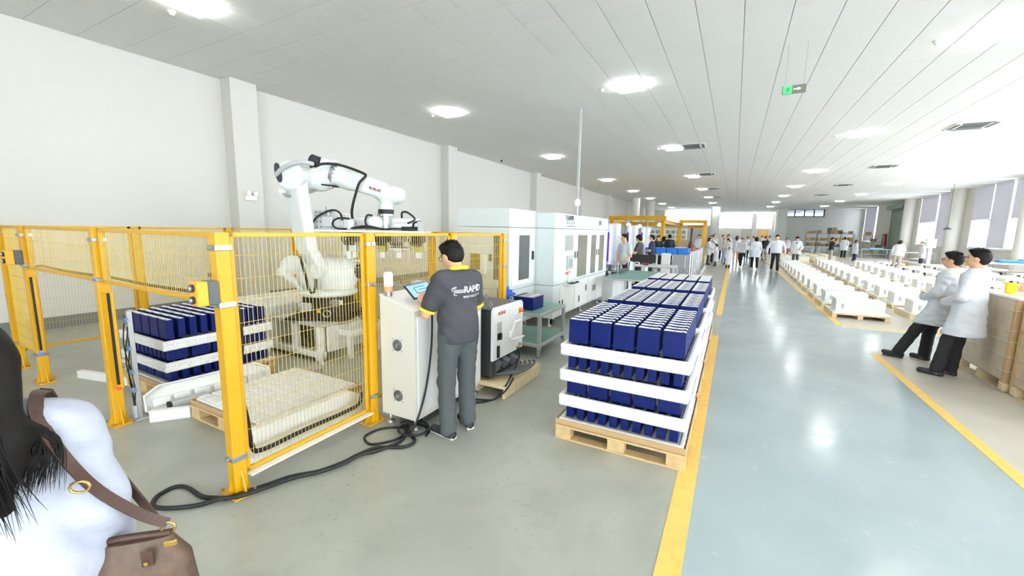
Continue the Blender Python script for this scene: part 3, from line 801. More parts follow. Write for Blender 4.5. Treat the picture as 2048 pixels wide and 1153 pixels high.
# ------------------------------------------------------------------ robot cell fence
PH = 1.755
def fence_post(label, x, y, h=PH, rz=0, clamps=(1.66, 1.30, .26), bolt=True):
    t = thing('fence_post', label, 'fence post', (x, y, 0), rz, 'yellow fence posts')
    g = G(); g.rbb(-.042, .042, -.042, .042, .012, h, YEL, .006); g.obj('post_tube', t)
    g = G(); g.rbb(-.10, .10, -.075, .075, 0, .012, YEL, .003); g.obj('base_plate', t)
    for s in (-1, 1):
        g = G(); g.prism([(s*.042,.012),(s*.095,.012),(s*.042,.17)], -.005, .005, YEL, 'y'); g.obj('gusset', t)
        g = G(); g.prism([(s*.042,.012),(s*.07,.012),(s*.042,.15)], -.005, .005, YEL, 'x'); g.obj('gusset', t)
        g = G(); g.cyl((s*.085, -.058, .012), (s*.085, -.058, .035), .008, STEEL, n=6); g.cyl((s*.085, .058, .012), (s*.085, .058, .035), .008, STEEL, n=6); g.obj('anchor_bolt', t)
    for z in clamps:
        g = G(); g.rbb(-.05, .05, -.05, .05, z-.018, z+.018, STEEL, .004); g.cyl((.0, -.065, z), (0, -.05, z), .009, STEEL, n=6); g.obj('clamp', t)
    return t
fence_post('yellow fence post at the near corner of the robot cell', -2.83, 1.40)
fence_post('yellow fence post between the battery stack and the foreground woman', -4.78, 1.42, clamps=(1.66, 1.32))
fence_post('yellow fence post at the inner edge of the narrow left panel', -6.74, 1.43, clamps=(1.66, 1.33, .33))
fence_post('yellow fence post at the far left corner of the cell', -7.66, 1.45, clamps=(1.66, .33))
fence_post('yellow fence post left of the white operator console', -2.85, 2.60, rz=PI/2)
fence_post("yellow fence post behind the operator's right shoulder", -2.85, 3.84, rz=PI/2)
fence_post('yellow fence post beside the blue battery block, at the machine end', -2.85, 5.03, rz=PI/2)
fence_post('yellow back fence post left of the battery stack', -7.72, 2.70, rz=PI/2, clamps=(1.66,))
fence_post('yellow back fence post hidden behind the near corner post', -7.72, 3.97, rz=PI/2, clamps=(1.66,))
fence_post('yellow back fence post left of the robot arm', -7.72, 5.20, clamps=(1.66,))
fence_post("yellow back fence post above the operator's head", -4.25, 5.20, clamps=(1.66,))
fence_post('yellow back fence post behind the robot gripper', -6.0, 5.20, clamps=(1.66,))
def fence_panel(label, a, b, z0, z1, pitch=.03, group='yellow mesh fence panels'):
    a = Vector((a[0], a[1], 0)); b = Vector((b[0], b[1], 0)); L = (b-a).length; rz = math.atan2(b.y-a.y, b.x-a.x)
    t = thing('mesh_fence', label, 'fence', a, rz, group)
    f = .03; x0, x1 = .05, L-.05
    for nm, bx in (('frame_rail', (x0, x1, z0, z0+f)), ('frame_rail', (x0, x1, z1-f, z1)), ('frame_stile', (x0, x0+f, z0, z1)), ('frame_stile', (x1-f, x1, z0, z1))):
        g = G(); g.rbb(bx[0], bx[1], -.012, .012, bx[2], bx[3], YEL, .003); g.obj(nm, t)
    g = G(); n = int((x1-x0)/pitch)
    for i in range(1, n):
        x = x0+(x1-x0)*i/n; g.box((x, -.004, (z0+z1)/2), (.0027, .0027, z1-z0-.01), YELW)
    k = max(2, round((z1-z0)/.152))
    for i in range(1, k): g.box(((x0+x1)/2, -.008, z0+(z1-z0)*i/k), (x1-x0, .0027, .0027), YELW)
    g.obj('wire_mesh', t, kind='stuff')
    if z0 == .12: g = G(); g.rbb(x0, x1, -.07, -.012, z0-.012, z0-.002, WHITEM, .002); g.obj('bottom_flange', t, 'white bottom flange')
    return t
fence_panel('full-height mesh panel between the near corner post and the console', (-2.83, 1.40), (-2.85, 2.60), .12, PH)
fence_panel('short upper mesh panel above the empty front pallet', (-4.78, 1.42), (-2.83, 1.40), 1.29, PH)
fence_panel('short upper mesh panel above the opening at the left', (-6.74, 1.43), (-4.78, 1.42), 1.29, PH)
fence_panel('narrow full-height mesh panel at the far left of the cell', (-7.66, 1.45), (-6.74, 1.43), .30, PH, .02)
fence_panel('mesh panel behind the operator console', (-2.85, 2.60), (-2.85, 3.84), .2, PH)
fence_panel('mesh panel behind the robot controller cabinet', (-2.85, 3.84), (-2.85, 5.03), .2, PH)
fence_panel('mesh panel on the wall side, nearest the left corner', (-7.72, 1.45), (-7.72, 2.70), .2, PH)
fence_panel('mesh panel on the wall side behind the stacked batteries', (-7.72, 2.70), (-7.72, 3.97), .2, PH)
fence_panel('mesh panel on the wall side left of the robot arm', (-7.72, 3.97), (-7.72, 5.20), .2, PH)
fence_panel('back mesh panel directly behind the robot arm', (-7.72, 5.20), (-6.0, 5.20), .2, PH)
fence_panel('back mesh panel behind the robot gripper', (-6.0, 5.20), (-4.25, 5.20), .2, PH)
fence_panel("back mesh panel in front of the white press machine", (-4.25, 5.20), (-2.9, 5.20), .2, PH)
# light curtains and muting lamps on the posts
def curtain(label, x, y, z0, z1, led):
    t = thing('light_curtain', label, 'light curtain', (x, y, 0), 0, 'light curtains')
    g = G(); g.rbb(-.018, .018, -.02, .02, z0, z1, YEL, .004); g.obj('housing', t)
    g = G(); g.bb(.004, .016, -.024, -.019, z0+.04, z1-.01, BLACK); g.bb(.017, .021, -.019, -.007, z0+.04, z1-.01, BLACK); g.obj('lens_strip', t)
    g = G(); g.rbb(-.026, .026, -.03, .0, z0-.01, z0+.02, led, .004); g.obj('status_lamp', t)
    g = G(); g.bb(-.045, -.018, -.01, .01, z0+.2, z0+.23, STEEL); g.bb(-.045, -.018, -.01, .01, z1-.23, z1-.2, STEEL); g.obj('bracket', t)
curtain('yellow light curtain with blue lamp on the left opening post', -6.635, 1.42, .36, 1.22, BLUELED)
curtain('yellow light curtain with red lamp beside the battery stack', -4.655, 1.42, .36, 1.22, REDLED)
def muting(label, x, y, z):
    t = thing('muting_lamp_box', label, 'lamp box', (x, y, z), PI/2, 'yellow and black muting boxes')
    g = G(); g.rbb(-.06, 0, -.05, .05, -.075, .075, CHAR, .006); g.obj('back_half', t)
    g = G(); g.rbb(-.12, -.06, -.05, .05, -.075, .075, AMBER, .006); g.obj('front_half', t)
    for dz in (-.036, .036):
        g = G(); g.cyl((-.135, .0, dz), (-.118, .0, dz), .024, DARK, n=14); g.ball((-.136, 0, dz), (.012,.018,.018), STEEL, 10); g.obj('lens', t)
muting('yellow and black muting box on the near corner post', -2.83, 1.356, 1.385)
muting('yellow and black muting box on the left opening post', -6.74, 1.386, 1.42)

g = G(); g.tube(spline([(-6.70,1.455,1.30),(-6.5,1.462,1.335),(-5.8,1.46,1.325),(-4.95,1.46,1.33),(-4.70,1.475,1.33),(-4.0,1.452,1.327),(-3.3,1.45,1.33),(-2.92,1.45,1.30)], 6), .013, mat('brown_cable', (58, 46, 30), .6), 8); o = g.obj('rail_cable'); tag(o, 'dark cable lying along the lower rail of the short upper fence panels', 'cable')
# ------------------------------------------------------------------ pallets
def pallet(label, x0, y0, w, d, h=.13, group='wooden pallets'):
    t = thing('wooden_pallet', label, 'pallet', (x0, y0, 0), 0, group)
    for i in range(7):
        g = G(); pw = .105; y = (d-pw)*i/6; g.rbb(0, w, y, y+pw, h-.02, h, WOOD, .003); g.obj('deck_plank', t)
    for x in (0, w/2-.07, w-.14):
        g = G(); g.rbb(x, x+.14, 0, d, h-.038, h-.02, WOOD, .003); g.obj('stringer_plank', t)
        for y in (0, d/2-.05, d-.1):
            g = G(); g.rbb(x, x+.14, y+.001, y+.099, .018, h-.038, WOOD, .004); g.obj('block', t)
    for y in (0, d/2-.05, d-.1): g = G(); g.rbb(0, w, y, y+.1, 0, .018, WOOD, .003); g.obj('bottom_plank', t)
    return t
def card_tray(label, x0, y0, w, d, z, h=.055):
    t = thing('cardboard_tray', label, 'cardboard tray', (x0, y0, z), 0, 'brown cardboard trays')
    g = G(); g.bb(0, w, 0, d, 0, .006, CARD); g.obj('bottom', t)
    for b in ((0,w,0,.008), (0,w,d-.008,d), (0,.008,.008,d-.008), (w-.008,w,.008,d-.008)):
        g = G(); g.rbb(b[0], b[1], b[2], b[3], .0, h, CARD, .003); g.obj('side_wall', t)
    return t
# battery cells
CL, CT, CHH = .166, .064, .20
g = G(); g.rbb(-CL/2, CL/2, -CT/2, CT/2, 0, CHH, BLUE, .003); cellA = g.mesh('film_body')
g = G(); g.rbb(-CL/2+.002, CL/2-.002, -CT/2+.011, CT/2-.009, CHH-.002, CHH+.002, TOPP, .001)
for x in (-.058, .058): g.rb((x, 0, CHH+.004), (.034, .022, .006), WHITEM, .002)
g.rb((0, 0, CHH+.002), (.012, .03, .003), GALV, .001); g.rb((.06, -.019, CHH+.002), (.03, .006, .003), BLACK, .001); capA = g.mesh('terminal_plate')
def cell(label, x, y, z, rot, cap, group):
    o = link('battery_cell', cellA, loc=(x, y, z), rz=PI/2 if rot else 0); tag(o, label, 'battery', group)
    if cap: link('terminal_plate', capA, o)
FH = .10
def foam_tray(label, x0, y0, w, d, z, h=FH, group='white foam trays'):
    t = thing('foam_tray', label, 'foam tray', (x0, y0, z), 0, group)
    g = G(); g.rbb(.0, w, .0, d, 0, h*.6, FOAM, .012); g.obj('tray_base', t)
    for b in ((0,w,0,.035), (0,w,d-.035,d), (0,.035,.03,d-.03), (w-.035,w,.03,d-.03)):
        g = G(); g.rbb(b[0], b[1], b[2], b[3], h*.55, h, FOAM, .008); g.obj('rim', t)
    g = G()
    for i in range(1, 11):
        yy = d*i/11; g.rbb(w-.03, w+.004, yy-.012, yy+.012, .004, h-.006, FOAM, .003); g.rbb(-.004, .03, yy-.012, yy+.012, .004, h-.006, FOAM, .003)
    for i in (.13, .30, .72, .84): g.rbb(w*i-.002, w*i+.002, -.003, .01, .004, h-.004, FOAM, .001)
    g.obj('rib', t, kind='stuff'); return t
def stack(x0, y0, n, who, tops=True, front=True, right=True, left=False, small=False):
    """n layers of blue cells in foam trays on one pallet; interior cells that nothing shows are left out"""
    w = 1.06; d = 1.14
    pallet('wooden pallet under the '+who, x0, y0, w, d)
    card_tray('brown cardboard tray under the '+who, x0, y0, w, d, .13)
    z = .136; grp = 'cells of the '+who
    foam_tray('white foam base tray at the bottom of the '+who, x0+.02, y0+.02, w-.04, d-.04, z, .05)
    z = .185; stuff = G()
    for l in range(n):
        top = l == n-1; rot = ((n-1-l) % 2 == 1)
        lay = ORD[l+1]+' layer' if not top else 'top layer'
        nx, ny = (5, 10) if not rot else (10, 5)
        px_, py_ = .95/nx, 1.03/ny
        for i in range(nx):
            for j in range(ny):
                x = x0+w/2+(i-(nx-1)/2)*px_; y = y0+d/2+(j-(ny-1)/2)*py_
                f = j == 0 and front; r = i == nx-1 and right; lf = i == 0 and left
                if not (top or f or r or lf): continue
                if small and not (top and tops):
                    a, b = (CT, CL) if rot else (CL, CT)
                    stuff.rbb(x-a/2, x+a/2, y-b/2, y+b/2, z, z+CHH, BLUE, .003)
                    if top: stuff.bb(x-a/2+.003, x+a/2-.003, y-b/2+.003, y+b/2-.003, z+CHH, z+CHH+.004, TOPP)
                    continue
                pos = '%s from left, %s row back' % (ORD[i+1], ORD[j+1])
                cell('blue cell %s, %s of %s' % (pos, lay, who), x, y, z, rot, top, grp)
        if not top: foam_tray('white foam tray above the %s of the %s' % (lay, who), x0+.015, y0+.015, w-.03, d-.03, z+.118)
        z += .225
    if stuff.v:
        o = stuff.obj('battery_cells', None, kind='stuff'); tag(o, 'remaining blue battery cells in the '+who, 'battery', grp)
stack(-1.25, 3.18, 4, 'nearest aisle stack')
stack(-1.26, 4.42, 4, 'second aisle stack', front=False, small=True)
stack(-1.27, 5.72, 4, 'third aisle stack', front=False, small=True)
stack(-1.28, 7.0, 4, 'farthest aisle stack', tops=False, front=False, small=True)
stack(-5.98, 1.84, 3, 'robot cell stack', left=True)

# empty front pallet in the cell, with tray
pallet('empty-looking wooden pallet inside the cell opening', -4.36, 1.80, 1.06, 1.08)
card_tray('brown cardboard tray on the pallet in the cell opening', -4.36, 1.80, 1.06, 1.08, .13, .05)
t = thing('foam_tray', 'large empty white foam tray lying on the pallet in the cell opening', 'foam tray', (-4.33, 1.83, .137), 0, 'white foam trays')
g = G(); g.rbb(0, 1.0, 0, 1.02, 0, .05, FOAM, .012); g.obj('tray_base', t)
for i in range(6):
    for j in range(9):
        g = G(); g.rb((.085+i*.166, .065+j*.112, .055), (.15, .088, .014), FOAM, .006); g.obj('raised_pad', t)
# foam trays on edge and loose boards on the floor
def edge_tray(label, loc, rz, L, h=.2, tilt=.25, n=6):
    t = thing('foam_tray', label, 'foam tray', loc, rz, 'foam trays standing on edge'); R = Matrix.Rotation(-tilt, 3, 'X')
    poly = [(0,.03),(.06,0),(L-.06,0),(L,.03),(L,h-.07),(L-.12,h),(.12,h),(0,h-.07)]
    g = G(); g.prism(poly, -.012, .012, FOAM, 'y'); g.v = [tuple(R @ Vector(v)) for v in g.v]; g.obj('tray_base', t)
    for a, b in ((poly[i], poly[(i+1) % 8]) for i in range(8)):
        g = G(); dx, dz = b[0]-a[0], b[1]-a[1]; l = math.hypot(dx, dz)
        g.rb((0,0,0), (l+.01,.085,.016), FOAM, .004, R=Matrix.Rotation(-math.atan2(dz, dx), 3, 'Y'))
        g.v = [tuple(R @ Vector((v[0]+(a[0]+b[0])/2, v[1]-.04, v[2]+(a[1]+b[1])/2))) for v in g.v]; g.obj('rim', t)
    for i in range(n):
        g = G(); x0 = .05+(L-.1)*i/n; x1 = x0+(L-.1)/n
        g.rbb(x0+.012, x1-.012, -.05, -.01, .045, h*.55, FOAM, .01); g.v = [tuple(R @ Vector(v)) for v in g.v]; g.obj('pocket', t)
edge_tray('long white foam tray on edge between the battery stack and sensor post', (-4.76, 1.60, .01), 1.45, 1.1, .24, .35)
edge_tray('long white foam tray on edge behind the near mesh panel', (-3.07, 2.66, .012), -PI/2, 1.10, .25, .0)
def board(label, a, b, h, th=.02):
    a = Vector((*a, 0)); b = Vector((*b, 0)); L = (b-a).length
    t = thing('white_board', label, 'board', a, math.atan2(b.y-a.y, b.x-a.x), 'loose white boards on the floor')
    g = G(); g.rbb(0, L, -th/2, th/2, 0, h, WHITEM, .005); g.obj('face', t)
    g = G(); g.rbb(.0, L, th/2, th/2+.04, h-.006, h, WHITEM, .002); g.rbb(0, L, th/2, th/2+.04, 0, .006, WHITEM, .002); g.obj('folded_edge', t)
board('low white board standing on the floor before the empty pallet', (-4.56, 1.56), (-4.37, 1.80), .105)
board('low white board standing on the floor left of the second post', (-6.62, 1.66), (-5.85, 1.84), .09)
board('flat white strip lying on the floor far left in the cell', (-7.0, 2.12), (-6.4, 2.34), .015, .05)
t = thing('guide_rail', 'grey metal guide rail on the floor behind the low board', 'rail', (-4.62, 1.75, 0), 1.45)
g = G(); g.rbb(0, 1.5, -.05, .05, .0, .06, GALV, .006); g.obj('channel', t)
g = G(); g.rbb(.0, .28, -.07, .02, .06, .13, GALV, .008); g.obj('cover', t)
g = G(); g.cyl((-.01,-.02,.095), (-.03,-.02,.095), .035, BLACK); g.obj('pulley', t)
# sensor post with cables
t = thing('sensor_post', 'grey aluminium sensor post wrapped with cables beside the second fence post', 'sensor post', (-4.745, 1.555, 0))
g = G(); g.rbb(-.02, .02, -.02, .02, 0, 1.02, ALU, .004); g.obj('profile', t)
g = G(); g.rbb(-.06, .06, -.05, .05, 0, .012, GALV, .003); g.rbb(-.03, .03, -.045, -.02, .02, .14, GALV, .004); g.obj('foot', t)
for i, z in enumerate((.92, .66, .44, .27)):
    g = G(); g.rbb(.005, .05, -.045, -.018, z, z+.045, mat('sensor_blue', (96, 140, 190), .4), .005); g.cyl((.05,-.03,z+.022), (.075,-.03,z+.022), .012, STEEL); g.obj('sensor', t)
for k in range(3):
    g = G(); pts = [(.03*math.sin(z*6+k*2)-.01, -.03-.012*math.cos(z*9+k), z) for z in np.linspace(.98-.1*k, .04, 16)]; g.tube(spline(pts, 3), .005, BLACK, 6); g.obj('cable', t)
t = thing('sensor_post', 'thin grey sensor post rising behind the cell battery stack', 'sensor post', (-6.25, 2.98, 0))
g = G(); g.rbb(-.02, .02, -.02, .02, 0, 1.28, ALU, .004); g.obj('profile', t)
g = G(); g.rbb(-.05, .05, -.05, .05, 0, .012, GALV, .003); g.obj('foot', t)
for z in (1.1, .98): g = G(); g.rbb(-.03, .05, -.05, -.015, z, z+.05, CHAR, .005); g.obj('sensor', t)

# ------------------------------------------------------------------ robot stand (welded white frame)
t = thing('robot_stand', 'white steel stand carrying the robot, with open side and fitted cover', 'stand', (0,0,0))
g = G(); g.rbb(-5.82, -4.72, 3.46, 4.42, .47, .52, GALV, .008); g.obj('top_plate', t)
for x in (-5.78, -5.30, -4.78):
    for y in (3.5, 4.38):
        if x == -5.30 and y > 4: continue
        g = G(); g.rbb(x-.04, x+.04, y-.04, y+.04, .02, .47, WHITEM, .006); g.obj('leg', t)
g = G(); g.rbb(-5.86, -4.70, 3.44, 3.54, .06, .14, WHITEM, .006); g.obj('bottom_rail', t)
g = G(); g.rbb(-4.74, -4.70, 3.56, 4.40, .12, .47, WHITEM, .01); g.obj('side_cover', t)
g = G(); g.rbb(-4.70, -4.69, 4.12, 4.26, .34, .39, CHAR, .003); g.obj('label_plate', t)
g = G(); g.rbb(-5.78, -5.32, 3.80, 3.83, .14, .46, CHAR, .01); g.obj('valve_cabinet', t)
g = G()
for i in range(12): g.bb(-5.74+i*.085, -5.69+i*.085, 3.43, 3.44, .025, .055, DARK)
g.obj('slot_row', t, kind='stuff')
for x in (-5.86, -4.70):
    g = G(); g.prism([(x-.07,.0),(x+.07,.0),(x+.02,.14),(x-.02,.14)], 3.40, 3.44, WHITEM, 'y'); g.cyl((x, 3.38, 0), (x, 3.38, .05), .014, STEEL, n=8); g.obj('foot', t)
t = thing('cable_tray', 'low white cable tray with black cables beside the robot stand', 'cable tray', (0,0,0))
g = G(); g.rbb(-4.67, -4.42, 3.7, 4.45, .34, .42, WHITEM, .01); g.obj('tray', t)
g = G()
for i in range(5): g.tube(spline([(-4.80,4.0+.05*i,.56),(-4.68,4.0+.05*i,.60),(-4.56,4.02+.05*i,.52),(-4.5,4.05+.05*i,.44)], 5), .012, BLACK, 6)
g.obj('cable_bundle', t, kind='stuff')
for y in (3.8, 4.3): g = G(); g.rbb(-4.58, -4.52, y-.03, y+.03, 0, .34, WHITEM, .005); g.obj('support', t)
# long white guarded box behind the stack
t = thing('machine_cover', 'long low white conveyor cover between battery stack and robot base', 'cover', (0,0,0))
g = G(); g.rbb(-7.0, -5.85, 3.45, 4.75, .16, .66, WHITEM, .02); g.obj('cover_body', t)
g = G(); g.rbb(-6.9, -6.0, 3.43, 3.455, .3, .32, DARK, .003); g.rbb(-6.9, -6.4, 3.43, 3.455, .24, .26, DARK, .003); g.obj('slot', t)
for x in (-6.9, -5.95):
    for y in (3.55, 4.65): g = G(); g.cyl((x,y,0), (x,y,.16), .03, STEEL); g.obj('foot', t)
# roller conveyor behind the console
t = thing('roller_conveyor', 'grey roller conveyor behind the operator console inside the fence', 'conveyor', (0,0,0))
for y in (4.55, 5.0): g = G(); g.rbb(-5.0 if y > 4.8 else -4.35, -3.05, y-.02, y+.02, .78, .90, ALU, .006); g.obj('side_rail', t)
for i in range(14):
    g = G(); x = -4.3+i*.093; g.cyl((x, 4.57, .875), (x, 4.98, .875), .026, STEEL, n=10); g.obj('roller', t)
for x in (-4.2, -3.2):
    for y in (4.55, 5.0): g = G(); g.rbb(x-.025, x+.025, y-.025, y+.025, 0, .78, ALU, .005); g.obj('leg', t)
for i in range(9):
    x = -4.2+i*.12; t2 = G(); t2.rbb(x-.036, x+.036, 4.68, 4.85, .902, 1.02, WHITEM, .004)
    o = t2.obj('white_carrier'); tag(o, 'white cell carrier standing on the roller conveyor, %s from the left' % ORD[i+1], 'carrier', 'white carriers on the conveyor')

# ------------------------------------------------------------------ robot
RB = thing('industrial_robot', 'large white six-axis robot arm with multi-head gripper', 'robot', (-5.15, 3.95, .52), 0.4942)
def rz_(z): return z-.52
g = G(); g.rb((0,0,.02), (.86,.86,.04), BLACK, .01); g.loft([((0,0,.04),(.40,0,0),(0,.40,0),4),((0,0,.10),(.37,0,0),(0,.37,0),4),((0,0,.24),(.33,0,0),(0,.33,0),2.6),((0,0,.31),(.35,0,0),(0,.35,0),2)], BLACK, 32); g.obj('base_casting', RB)
g = G(); g.rb((-.17,-.35,.17), (.17,.03,.14), GALV, .012, R=Matrix.Rotation(.12, 3, 'X')); g.obj('base_cover', RB)
g = G(); g.tube([(.14+.055*math.cos(a),-.40,.10+.045*math.sin(a)) for a in np.linspace(0,2*PI,15)[:-1]], .012, STEEL, 6, closed=True); g.cyl((.2,-.28,.13), (.24,-.36,.26), .06, STEEL, n=14); g.obj('connector', RB)
g = G(); g.rb((.27,-.30,.24), (.10,.02,.06), WHITEM, .004, rz=.6); g.obj('rating_plate', RB)
for x in (.02, .16): g = G(); g.prism([(x-.03,.12-x*.6),(x+.03,.12-x*.6),(x,.18-x*.6)], -.385, -.375, AMBER, 'y'); g.obj('warning_label', RB)
g = G(); g.lathe([(.36,.31),(.40,.33),(.40,.37),(.34,.40)], ROBO, n=36); g.obj('turret_disc', RB)
g = G()
sdf_into(g, [('c', (-.28,.02,.42), (.20,.02,.42), .14, .15, ROBO), ('c', (-.02,-.10,.64), (-.02,.24,.64), .20, .20, ROBO), ('b', (.0,.05,.50), (.26,.20,.12), .05, ROBO),
             ('e', (.22,.10,.62), (.19,.20,.25), ROBO), ('c', (-.58,.12,.72), (-.20,.12,.66), .14, .17, ROBO), ('c', (-.62,-.06,.62), (-.34,-.06,.40), .055, .06, ROBO), ('c', (-.62,-.06,.62), (-.60,.12,.70), .07, .09, ROBO)], .018, .06)
g.obj('turret_housing', RB)
g = G(); g.lathe([(.16,-.20),(.17,-.23),(.12,-.25),(.11,-.29),(.05,-.30)], ROBO, (-.17,0,.56), 28, 'y')
g.v = [(v[0], v[1], v[2]) for v in g.v]; g.obj('balancer_hub', RB)
g = G(); g.cyl((.33,.10,.64), (.52,.10,.64), .10, DARK, .09, 20)
for i in range(12): a = i*PI/6; g.box((.43,.10+.1*math.cos(a),.64+.1*math.sin(a)), (.17,.012,.012), BLACK)
g.obj('axis_motor', RB)
g = G(); g.rb((.44,.1,.80), (.22,.14,.03), ROBO, .01); g.obj('motor_cover', RB)
# lower arm: two visible faces, rounded edges, leaning back
ya = -.27; secs = []
for z, x, w in ((1.10,.0,.06),(1.16,.005,.095),(1.26,-.02,.12),(1.38,-.085,.135),(1.50,-.15,.145),(1.73,-.19,.15),(2.0,-.222,.155),(2.22,-.247,.157),(2.40,-.262,.162)):
    u = Vector((.9,-.42,0))*w*.98; v = Vector((.42,.9,0))*.085
    secs.append(((x, ya, rz_(z)), u, v, 6))
g = G(); g.loft(secs, ROBO, 32); g.cyl((-.0,ya-.1,rz_(1.2)), (0,ya+.2,rz_(1.2)), .10, ROBO, n=24); g.obj('lower_arm', RB)
g = G(); g.cyl((-.27,-.40,rz_(2.46)), (-.27,.12,rz_(2.46)), .185, ROBO, n=36); g.cyl((-.27,-.415,rz_(2.46)), (-.27,-.40,rz_(2.46)), .165, ROBO, .185, 36)
g.obj('elbow_housing', RB)
g = G(); g.loft([((-.40,-.405,rz_(2.49)),(.035,0,.03),(-.03,0,.12),2.2),((-.40,-.43,rz_(2.49)),(.035,0,.03),(-.03,0,.12),2.2)], DARK, 20); g.obj('elbow_shade_plate', RB)  # dark oval plate: shade of the elbow hollow put into its colour
g = G(); g.tube(spline([(-.43,-.42,rz_(2.46)),(-.30,-.45,rz_(2.56)),(-.12,-.42,rz_(2.63)),(.02,-.32,rz_(2.62))], 6), [.03]*18+[.022], GALV, 10); g.obj('hose_sleeve', RB)
g = G(); g.cyl((-.36,-.36,rz_(2.25)), (-.36,-.46,rz_(2.25)), .03, ROBO); g.cyl((-.31,-.36,rz_(2.2)), (-.31,-.45,rz_(2.2)), .022, STEEL); g.obj('arm_stop', RB)
g = G()
sdf_into(g, [('c', (-.12,-.02,rz_(2.46)), (.16,-.02,rz_(2.53)), .15, .15, ROBO), ('c', (.10,-.02,rz_(2.55)), (.36,-.02,rz_(2.43)), .135, .12, ROBO), ('c', (-.02,-.02,rz_(2.40)), (.08,-.02,rz_(2.42)), .11, .09, ROBO)], .016, .05)
g.obj('forearm_root', RB)
d1 = Vector((.93,0,-.27)).normalized(); up1 = Vector((.27,0,.93)).normalized()
g = G()
for k, (l, r) in enumerate(((.0,.158),(.03,.158))): pass
c0 = Vector((.17,-.02,rz_(2.535)))
g.cyl(c0-d1*.02, c0+d1*.025, .165, STEEL, n=32)
for i in range(16): a = i*PI/8; p = c0+d1*.03+(Vector((0,1,0))*math.cos(a)+up1*math.sin(a))*.148; g.cyl(p, p+d1*.012, .009, DARK, n=6)
g.obj('joint_ring', RB)
g = G(); g.rb((.12,-.06,rz_(2.37)), (.2,.16,.02), BLACK, .006, R=Matrix.Rotation(.1, 3, 'Y')); g.cyl((.14,-.1,rz_(2.355)), (.14,-.1,rz_(2.34)), .02, STEEL); g.obj('bracket_plate', RB)
secs = []
for l, h, wd, e in ((.30,.115,.105,2.4),(.36,.128,.12,4.5),(.60,.122,.118,5),(.80,.112,.11,4),(.86,.10,.10,2.6)):
    secs.append((Vector((.07,-.02,rz_(2.545)))+d1*l, Vector((0,1,0))*wd, up1*h, e))
g = G(); g.loft(secs, ROBO, 32); g.obj('forearm', RB)
g = G()
sdf_into(g, [('c', (.80,-.02,rz_(2.29)), (.98,-.02,rz_(2.25)), .105, .10, ROBO), ('c', (.90,-.02,rz_(2.22)), (.88,-.02,rz_(2.12)), .11, .095, ROBO), ('c', (.98,-.02,rz_(2.28)), (1.04,-.02,rz_(2.255)), .11, .11, ROBO)], .014, .05)
g.obj('wrist', RB)
g = G(); g.cyl((1.03,-.02,rz_(2.26)), (1.10,-.02,rz_(2.235)), .115, ROBO, .105, 28); g.obj('wrist_cap', RB)
# motors on the forearm root
dm = Vector((-.9,0,.32)).normalized(); m0 = Vector((.02,.0,rz_(2.66)))
g = G(); g.rb(m0+dm*.0+Vector((.07,0,.0)), (.22,.15,.13), ROBO, .015, R=Matrix.Rotation(.3, 3, 'Y')); g.ball((.15,0,rz_(2.66)), (.09,.09,.075), ROBO, 16); g.obj('gearbox', RB)
g = G(); g.cyl(m0+dm*.06, m0+dm*.2, .078, DARK, .074, 20)
for i in range(14): a = i*PI/7; p = m0+dm*.13+(Vector((0,1,0))*math.cos(a)+Vector((.32,0,.9))*math.sin(a))*.08; g.box(p, (.13,.012,.012), BLACK, R=Matrix.Rotation(.34, 3, 'Y'))
g.obj('axis_motor', RB)
hp_ = [(-.08,-.22,rz_(2.60)),(.02,-.2,rz_(2.635)),(.16,-.2,rz_(2.65)),(.33,-.2,rz_(2.63)),(.50,-.2,rz_(2.58)),(.64,-.2,rz_(2.525)),(.66,-.21,rz_(2.49)),(.58,-.22,rz_(2.40)),(.53,-.22,rz_(2.27)),(.47,-.2,rz_(2.10)),(.44,-.16,rz_(1.96)),(.46,-.1,rz_(1.84))]
g = G(); g.tube(spline(hp_, 6), .0175, BLACK, 10); g.obj('dress_hose', RB)
text('brand_lettering', 'ROKAE', .052, mat('dark_red_ink', (120, 62, 62), .5), RB, (.76,-.140,rz_(2.325)), (PI/2, .28, 0), .002, 'dark red ROKAE lettering')
g = G(); g.tube(spline([(-.20,-.38,rz_(1.40)),(-.13,-.46,rz_(1.30)),(-.08,-.48,rz_(1.12)),(-.05,-.48,rz_(.97)),(-.01,-.47,rz_(.92)),(.03,-.46,rz_(.98)),(.02,-.42,rz_(1.10))], 5), .018, BLACK, 8); g.obj('waist_hose', RB)
# flange and gripper
g = G(); g.cyl((.87,-.02,rz_(2.06)), (.87,-.02,rz_(2.13)), .098, ROBO, n=28); g.obj('flange', RB)
g = G(); g.cyl((.87,-.02,rz_(1.995)), (.87,-.02,rz_(2.06)), .108, BLACK, n=28)
for i in range(10): a = i*PI/5; g.cyl((.87+.112*math.cos(a),-.02+.112*math.sin(a),rz_(1.97)), (.87+.112*math.cos(a),-.02+.112*math.sin(a),rz_(1.995)), .01, STEEL, n=6)
g.cyl((.87,-.02,rz_(1.97)), (.87,-.02,rz_(1.995)), .118, STEEL, n=28); g.obj('tool_changer', RB)
g = G(); g.cyl((.86,-.02,rz_(1.765)), (.86,-.02,rz_(1.97)), .06, ALU, n=20); g.obj('tool_stem', RB)
g = G(); g.rbb(-.10, 1.46, -.26, .24, rz_(1.735), rz_(1.765), WHITEM, .006); g.obj('gripper_plate', RB)
g = G(); g.rbb(.16, 1.32, .08, .16, rz_(1.765), rz_(1.94), WHITEM, .006); g.obj('manifold_beam', RB)
